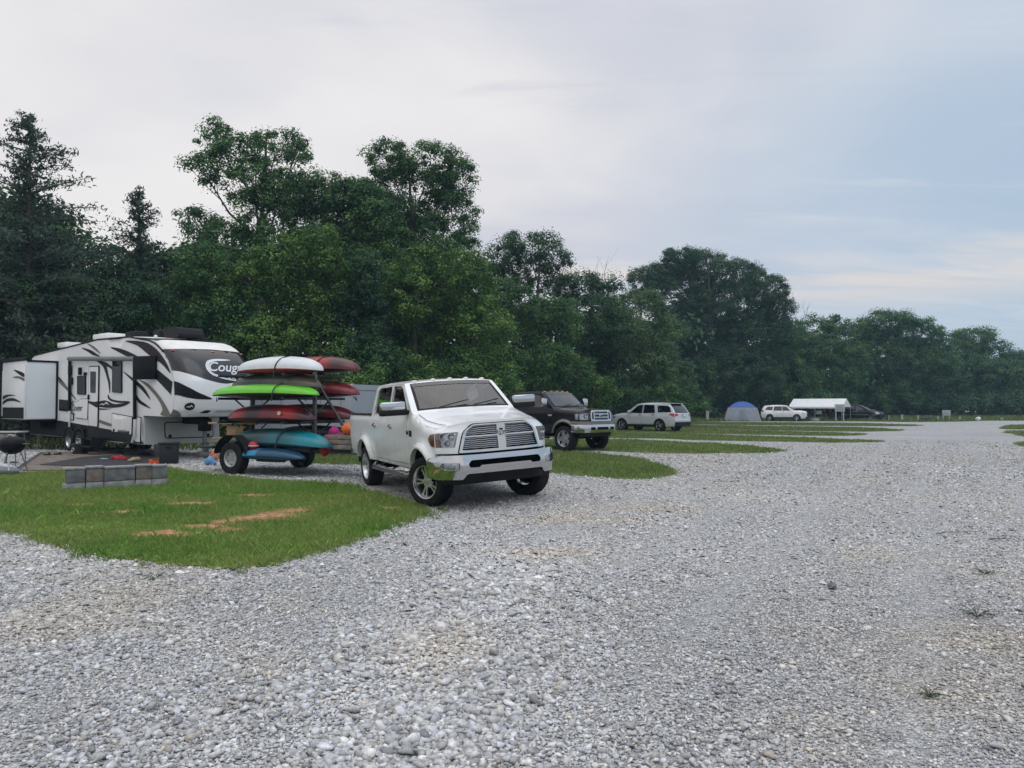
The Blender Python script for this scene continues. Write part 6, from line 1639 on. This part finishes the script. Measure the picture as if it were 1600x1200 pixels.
def flat(name, label, cat, pts, m, z=.016, th=.008, extra=None):
    poly = [G(*p) for p in pts]; c = sum(poly, Vector())/len(poly)
    t = thing(name, label, cat, (c.x, c.y, 0)); mb = MB()
    mb.prism([(p.x-c.x, p.y-c.y) for p in poly], lambda u, v, d: (u, v, z+d), th); mb.build('cloth', m, t, smooth=None)
    q = shrink([(p.x-c.x, p.y-c.y) for p in poly], .12)
    MB().panel([(p.x-c.x, p.y-c.y) for p in poly], lambda u, v: (u, v, z+th+.003), holes=[q], step=.5).build('border', mat(name+'_border', (.05, .045, .045), .9), t)
M_RUG = mat('rug_weave', (.165, .135, .11), .95, var=.45, vscale=3.2)
flat('outdoor_rug', 'brown patterned outdoor rug spread beside the camper wheels', 'rug', [(20, 736), (64, 707), (190, 708), (232, 731), (120, 737)], M_RUG)
flat('ground_mat', 'black rubber mat lying on the brown rug', 'mat', [(62, 728), (128, 716), (232, 709.5), (262, 722), (180, 732)], mat('rubber_mat', (.02, .022, .026), .8, var=.2), z=.032)
t = thing('plastic_bin', 'tall black plastic bin below the camper front', 'bin', G(264, 725), R(20))
mb = MB().box((0, 0, .29), (.48, .44, .56), .04).box((0, 0, .575), (.54, .50, .05), .015); mb.build('tub', mat('bin_black', (.008, .009, .012), .55), t)
MB().box((0, -.255, .48), (.16, .03, .04), .008).build('handle', M_PLASTIC, t)
t = thing('tray', 'orange plastic tray on the gravel by the black bin', 'tray', G(245, 725), R(10))
mb = MB().box((0, 0, .02), (.34, .26, .03), .01)
for s in (-1, 1): mb.box((s*.165, 0, .075), (.02, .27, .12), .006).box((0, s*.13, .075), (.34, .02, .12), .006)
mb.build('tray_body', mat('orange_plastic', (.62, .10, .02), .45), t); MB().box((.0, -.145, .13), (.14, .02, .02), .004).build('handle', M_PLASTIC, t)
t = thing('cooler', 'squat black tub with a white mark in front of the camper wheels', 'tub', G(125, 710), R(-30))
MB().lathe([(0, .0), (.22, .0), (.25, .30), (.26, .34), (.23, .36), (0, .36)], axis='Z', n=24).build('tub', mat('tub_black', (.01, .01, .012), .5), t)
MB().tube([(-.02, -.262, .18), (.05, -.258, .23), (.09, -.245, .17), (.02, -.262, .11), (-.05, -.258, .14)], .014, 5).build('mark', M_LETTER, t)
heap('shopping_bag', 'orange shopping bag beside the trailer wheel', 'bag', G(333, 722), (.34, .30, .30), (.48, .15, .07), 8, extra=lambda t: MB().tube([(-.08, 0, .22), (0, 0, .36), (.08, 0, .22)], .012, 5).build('handle', M_LETTER, t))
heap('shopping_bag', 'light blue plastic bag beside the orange bag', 'bag', G(329, 727), (.46, .30, .20), (.10, .27, .48), 9, extra=lambda t: MB().tube([(-.1, .0, .12), (0, .05, .24), (.1, 0, .12)], .012, 5).build('handle', M_LETTER, t))
heap('towel', 'crumpled red towel on the black mat', 'towel', G(186, 720), (.40, .30, .16), (.34, .015, .03), 10)
heap('towel', 'pale green cloth lying on the black mat', 'towel', G(163, 719), (.30, .18, .06), (.22, .40, .33), 12)
heap('cardboard', 'flattened tan cardboard piece at the mat end', 'cardboard', G(208, 723), (.40, .34, .14), (.30, .22, .13), 13)
t = thing('sandals', 'pair of black sandals on the brown rug', 'sandals', G(82, 712), R(10), None)
for s in (-1, 1):
    so2 = MB().ell((.0+.12*s, .10*s, .045), (.15, .06, .03), 14, 6).build('sole', M_RUBBER, t)
    MB().tube([(.05+.12*s, .10*s-.06, .05), (.06+.12*s, .10*s, .11), (.05+.12*s, .10*s+.06, .05)], .018, 6).build('strap', M_RUBBER, so2)
# kettle grill, table and bundle at the left edge
gp_ = G(20, 741); t = thing('kettle_grill', 'black kettle grill on three thin legs at the left edge', 'grill', (gp_.x-.03, gp_.y, 0)); t.scale = (.95, .95, .86)
bowl = [(.29*math.sin(k*.1745), .80-.26*math.cos(k*.1745)) for k in range(10)]
MB().lathe(bowl, axis='Z', n=28).build('bowl', M_RVBLK, t)
MB().lathe([(.295, .80), (.30, .83), (.27, .93), (.18, 1.0), (.05, 1.025), (0, 1.025)], axis='Z', n=28).build('lid', M_RVBLK, t)
for k in range(3):
    a = 2.1*k+.5; MB().tube([(.18*math.cos(a), .18*math.sin(a), .62), (.36*math.cos(a), .36*math.sin(a), .0)], .013, 6).build('leg', M_STEEL, t)
MB().tube([(-.07, -.06, 1.02), (-.05, -.06, 1.07), (.05, -.06, 1.07), (.07, -.06, 1.02)], .014, 6).build('handle', M_CHROME, t)
MB().tube([(.29, -.06, .82), (.40, -.06, .83), (.40, .06, .83), (.29, .06, .82)], .012, 6).build('side_handle', M_STEEL, t)
MB().lathe([(0, .30), (.15, .31), (.16, .33)], axis='Z', n=20).build('ash_catcher', M_STEEL, t)
gp_ = G(-12, 728); t = thing('folding_table', 'folding table with brown top behind the kettle grill', 'table', (gp_.x, gp_.y, 0), R(8))
MB().box((0, 0, .90), (1.5, .6, .04), .008).build('tabletop', mat('table_top', (.34, .35, .35), .5), t)
MB().box((.0, -.28, .72), (1.42, .03, .26), .01).build('apron', M_OLDWOOD, t)
for sx in (-1, 1):
    for sy in (-1, 1): MB().tube([(sx*.66, sy*.24, .88), (sx*.70, sy*.27, 0)], .016, 6).build('leg', M_STEEL, t)
gp_ = G(12, 743); t = thing('inflatable_raft', 'half rolled grey and white inflatable bundle under the grill', 'inflatable', (gp_.x-.1, gp_.y, 0), R(5))
MB().tube([(-.6, -.05, .10), (-.2, -.08, .11), (.2, -.02, .10), (.32, .05, .09)], [.08, .10, .10, .05], 12).build('tube', mat('raft_grey', (.16, .165, .17), .4), t)
MB().tube([(-.55, .15, .22), (-.2, .10, .26), (.05, .10, .18), (.22, .08, .12)], [.05, .07, .07, .04], 10).build('inner_fold', mat('raft_white', (.55, .58, .62), .4), t)
MB().box((-.30, .02, .34), (.34, .06, .22), .03, rot=R(15)).build('seat_pad', mat('raft_pale', (.42, .46, .55), .5), t)
MB().tube([(.18, -.12, .12), (.17, -.12, .46)], .022, 8).build('oar', M_LETTER, t)

# ------------------------------------------------------------------ the far camp
def face(pts, m, name, par, th=.01):
    mb = MB(); mb.add(pts, [tuple(range(len(pts)))]); return mb.build(name, m, par, smooth=None)
c = G(1159.5, 658); sc_ = c.y/F
st_ = thing('screen_tent', 'grey screen tent with a bright blue top beside the white suv', 'tent', c, R(-14))
bw_, tw = 1.72, 1.36; zs, zt = 1.42, 2.05
M_MESH = mat('tent_mesh', (.24, .27, .31), .9, var=.12, vscale=3); M_BLUE = mat('tent_blue', (.028, .085, .30), .6, var=.1, vscale=4)
walls = MB(); top = MB(); frm = MB()
for k in range(4):
    a = k*math.pi/2; Rm = Matrix.Rotation(a, 3, 'Z')
    walls.grid(lambda u, v: tuple(Rm @ Vector(((2*u-1)*(bw_+(tw-bw_)*v**1.3), -(bw_+(tw-bw_)*v**1.3)-.05*math.sin(math.pi*u), zs*v))), 8, 5)
    top.grid(lambda u, v: tuple(Rm @ Vector(((2*u-1)*tw*(1-v)*1.01, -tw*1.01*(1-v), zs-.10*(1-v)**6+(zt-zs)*math.sin(v*math.pi/2)**.8+.03*math.sin(math.pi*u)*(1-v)))), 8, 6)
    frm.tube([tuple(Rm @ Vector((-(bw_+(tw-bw_)*v**1.3), -(bw_+(tw-bw_)*v**1.3), zs*v))) for v in (0, .25, .5, .75, 1)], .035, 6)
walls.build('mesh_wall', M_MESH, st_); top.build('roof', M_BLUE, st_, smooth=60); frm.build('frame', mat('tent_pole', (.36, .38, .41), .5), st_)
dm = MB().grid(lambda u, v: ((2*u-1)*.42, -(bw_+(tw-bw_)*(v*.82)**1.3)-.075, zs*.82*v*(1-.25*(2*u-1)**4)), 6, 5).build('door_flap', mat('tent_mesh_dark', (.19, .22, .25), .9), st_)
# canopy
c = G(1281, 657.3); Yc = c.y; s_ = Yc/F
can = thing('canopy', 'white peaked canopy on thin posts between the suv and the minivan', 'canopy', c, R(-37))
HL, HWc = 2.75, 1.85; ze, zr_ = 1.50, 2.36
M_TARP = mat('white_tarp', (.66, .67, .68), .6, var=.06, vscale=2, bump=.4, bscale=3)
tp = MB()
for s in (-1, 1):
    tp.grid(lambda u, v: ((2*u-1)*HL, s*HWc*(1-v), ze+(zr_-ze)*v-.05*math.sin(math.pi*v)*abs(math.cos(u*math.pi*4))), 24, 4)
    tp.grid(lambda u, v: ((2*u-1)*HL, s*(HWc+.005), ze-.16*v-.02*abs(math.sin(u*18))*v), 40, 1)
tp.build('tarp', M_TARP, can, smooth=60)
for s in (-1, 1): face([(s*HL, -HWc, ze-.02), (s*HL, HWc, ze-.02), (s*HL, 0, zr_-.02)], M_TARP, 'gable', can)
for x in (-HL+.08, 0, HL-.08):
    for y in (-HWc+.06, HWc-.06): MB().tube([(x, y, 0), (x, y, ze)], .035, 6).build('post', M_DCHROME, can)
c2 = G(1254, 657.2); dt = thing('dome_tent', 'dark blue dome tent partly hidden by the white suv', 'tent', (c2.x, c2.y+2.0, 0), R(20))
MB().ell((0, 0, 0), (1.5, 1.3, 1.55), 20, 10, zmin=0).build('shell', mat('tent_navy', (.020, .032, .075), .7, var=.2, vscale=3), dt, smooth=60)
MB().tube([(1.52*math.cos(a), .02, 1.57*math.sin(a)) for a in [math.pi*k/14 for k in range(15)]], .03, 6).build('pole', M_STEEL, dt)
c3 = G(1281, 657.5); t = thing('folding_table', 'small table with white things under the canopy', 'table', (c3.x, c3.y, 0), R(-10))
MB().box((0, 0, .70), (1.3, .6, .04), .01).build('tabletop', M_STEEL, t)
for sx in (-1, 1):
    for sy in (-1, 1): MB().tube([(sx*.55, sy*.22, .7), (sx*.58, sy*.25, 0)], .025, 6).build('leg', M_STEEL, t)
t2 = thing('cooler', 'white cooler on the table under the canopy', 'cooler', (c3.x-.1, c3.y, .72), R(-10)); MB().box((0, 0, .15), (.55, .35, .30), .04).build('box', M_LETTER, t2); MB().box((0, 0, .33), (.57, .37, .06), .02).build('lid', M_TARP, t2)
c3 = G(1274, 658.3); t2 = thing('cooler', 'low pale box on the ground under the canopy', 'cooler', (c3.x, c3.y, 0), 0); MB().box((0, 0, .15), (.7, .4, .30), .04).build('box', mat('pale_box', (.34, .36, .37), .6), t2); MB().box((0, 0, .32), (.72, .42, .05), .02).build('lid', M_STEEL, t2)
def camp_chair(label, px, py, col, rz):
    c_ = G(px, py); t = thing('camp_chair', label, 'chair', (c_.x, c_.y, 0), rz, 'camp chairs under the canopy'); m_ = mat('chair_cloth', col, .8)
    MB().box((0, 0, .42), (.55, .5, .04), .015).build('seat', m_, t); MB().box((0, .26, .70), (.55, .04, .55), .015, rot=Matrix.Rotation(R(-12), 4, 'X')).build('backrest', m_, t)
    for sx in (-1, 1):
        MB().tube([(sx*.28, -.25, 0), (sx*.28, .25, .45)], .02, 5).tube([(sx*.28, .25, 0), (sx*.28, -.25, .45)], .02, 5).tube([(sx*.28, .25, .4), (sx*.28, .32, .95)], .02, 5).build('leg', M_STEEL, t)
camp_chair('dark camp chair at the left side of the canopy', 1291, 657.6, (.03, .03, .035), R(30)); camp_chair('brown camp chair in the right half of the canopy', 1299, 657.6, (.06, .045, .035), R(-20))
M_SIGN = mat('sign_grey', (.36, .38, .40), .5, var=.1, vscale=3); M_SIGNI = mat('sign_ink', (.16, .17, .18), .6)
def sign(label, px, py, wpx, y0, y1, lines):
    c_ = G(px, py); k = c_.y/F; t = thing('sign', label, 'sign', (c_.x, c_.y, 0), R(-6), 'notice boards on two posts'); H_ = CAM_H
    zt_, zb2 = H_+(634-y0)*k, H_+(634-y1)*k; w2 = wpx*k
    bo = MB().box((0, 0, (zt_+zb2)/2), (w2, .05, zt_-zb2), .01).build('board', M_SIGN, t)
    mb = MB()
    for i in range(lines): mb.box((0, -.032, zt_-(zt_-zb2)*(i+1)/(lines+1)), (w2*(.7-.15*(i % 2)), .008, .05))
    mb.build('print', M_SIGNI, bo)
    for s in (-1, 1): MB().box((s*w2*.38, .06, zb2/2+.05), (.09, .07, zb2+.1), .008).build('post', M_SIGN, t)
sign('grey notice board on two posts in front of the minivan', 1312.5, 660.5, 15, 631.5, 643, 3)
sign('small notice board on two posts beyond the gravel road', 1479, 657.6, 12, 641, 649.5, 2)
M_PED = mat('pedestal_grey', (.42, .45, .46), .5)
def pedestal(label, px, pyb, ytop, wpx=4.2):
    c_ = G(px, pyb); k = c_.y/F; h = (pyb-ytop)*k; w2 = wpx*k*.8
    t = thing('hookup_post', label, 'post', (c_.x, c_.y, 0), 0, 'campsite hookup posts')
    MB().box((0, 0, h/2), (w2, w2*.7, h), .02).build('column', M_PED, t); MB().box((0, -.02, h+.02), (w2*1.2, w2, .06), .015).build('cap', M_PED, t); MB().box((0, -w2*.36, h*.75), (w2*.7, .02, h*.28), .005).build('cover', M_SIGN, t)
for lb, px, pyb, yt, wp_ in (('pale hookup post left of the screen tent', 1105.5, 657.5, 643, 5), ('hookup post just right of the minivan', 1387, 657.5, 650, 5), ('second hookup post right of the minivan', 1409.5, 657.3, 649, 3.4), ('third hookup post right of the minivan', 1434.5, 657.3, 650, 3.2),
                           ('short hookup post left of the far notice board', 1452.5, 657.2, 651.5, 3.4), ('hookup post nearest the far notice board', 1465.5, 657.2, 651.5, 2.8), ('hookup post right of the far notice board', 1500, 657.2, 652, 3), ('hookup post at the far end of the road', 1565, 657.2, 653.5, 3.2)):
    pedestal(lb, px, pyb, yt, wp_)
c_ = G(1381, 657.5); t = thing('rubbish_bin', 'dark green bin by the minivan nose', 'bin', (c_.x, c_.y, 0), 0)
MB().box((0, 0, .35), (.75, .6, .62), .05).build('tub', mat('bin_green', (.018, .04, .03), .6), t); MB().box((0, 0, .69), (.8, .66, .08), .03).build('lid', M_PLASTIC, t)
heap('sack', 'white sack lying beside the far end of the road', 'sack', G(1528, 657.8), (.7, .5, .45), (.62, .64, .66), 21)
heap('boulder', 'dark stone lying by the far notice board', 'stone', G(1447, 657.8), (.9, .6, .5), (.05, .055, .06), 22)
# small plants, a stone and sticks on the gravel
M_WEED = mat('weed_leaf', (.055, .075, .035), .7, var=.3, vscale=20)
def weed(label, px, py, s, seed):
    r = random.Random(seed); c_ = G(px, py); t = thing('weed', label, 'weed', (c_.x, c_.y, 0), 0, 'weeds in the gravel'); mb = MB(); sm = MB()
    for k in range(16):
        a = r.random()*6.28; L = s*(.5+.7*r.random()); e = Vector((math.cos(a)*L, math.sin(a)*L, .02+.45*L*r.random()))
        sm.tube([(0, 0, .01), e*.5+Vector((0, 0, .02)), e], .0025, 4)
        for q in (.45, .6, .75, .9, 1.):
            p = e*q; d = Vector((r.uniform(-1, 1), r.uniform(-1, 1), .3)).normalized()*s*.16; b = d.cross(Vector((0, 0, 1))).normalized()*s*.05
            mb.add([p, p+d*.5+b, p+d, p+d*.5-b], [(0, 1, 2, 3)])
    mb.build('leaves', M_WEED, t, smooth=None); sm.build('stem', M_WEED, t)
weed('sprawling dark weed growing in the gravel on the right', 1526, 966, .12, 1); weed('small weed in the gravel above the sprawling one', 1540, 899, .07, 2); weed('thin weed at the lower right of the gravel', 1452, 1092, .07, 3)
weed('tuft of weed in front of the lawn edge', 245, 905, .10, 4); weed('little weed on the gravel below the lawn', 365, 893, .08, 5)
c_ = G(1300, 921); t = thing('stone', 'single dark blue grey stone on the gravel at the right', 'stone', (c_.x, c_.y, .02), 1.)
mb = MB().ell((0, 0, 0.01), (.05, .04, .032), 8, 5); mb.v = [tuple(Vector(v)*(1+.18*math.sin(i*2.7))) for i, v in enumerate(mb.v)]; mb.build('rock', mat('dark_stone', (.15, .16, .18), .8, var=.3, vscale=30), t, smooth=None)
for lb, p, q in (('thin dry twig lying on the gravel at the right', (1462, 838), (1528, 834)), ('short twig on the gravel right of the long one', (1545, 848), (1580, 845))):
    a, b = G(*p), G(*q); t = thing('twig', lb, 'twig', a, 0, 'twigs on the gravel'); d = b-a
    MB().tube([(0, 0, .03), d*.3+Vector((0, .03, .04)), d*.7+Vector((0, -.02, .035)), d+Vector((0, 0, .03))], [.005, .005, .004, .002], 5).tube([d*.5+Vector((0, 0, .035)), d*.62+Vector((0, .12, .05))], .004, 4).build('stick', M_BARK, t)

# ------------------------------------------------------------------ damp evening air
hz_ = bpy.data.materials.new('air'); hz_.use_nodes = True; n_, l_ = nt(hz_); n_.remove(n_['Principled BSDF'])
pv = n_.new('ShaderNodeVolumePrincipled'); pv.inputs['Color'].default_value = (.50, .74, 1.0, 1); pv.inputs['Density'].default_value = .00055; pv.inputs['Anisotropy'].default_value = .0
l_.new(pv.outputs[0], n_['Material Output'].inputs['Volume'])
tag(MB().box((50, 220, 14), (704, 564, 30)).build('haze', hz_, smooth=None), 'thin bluish evening haze over the whole campground', 'haze', kind='stuff')
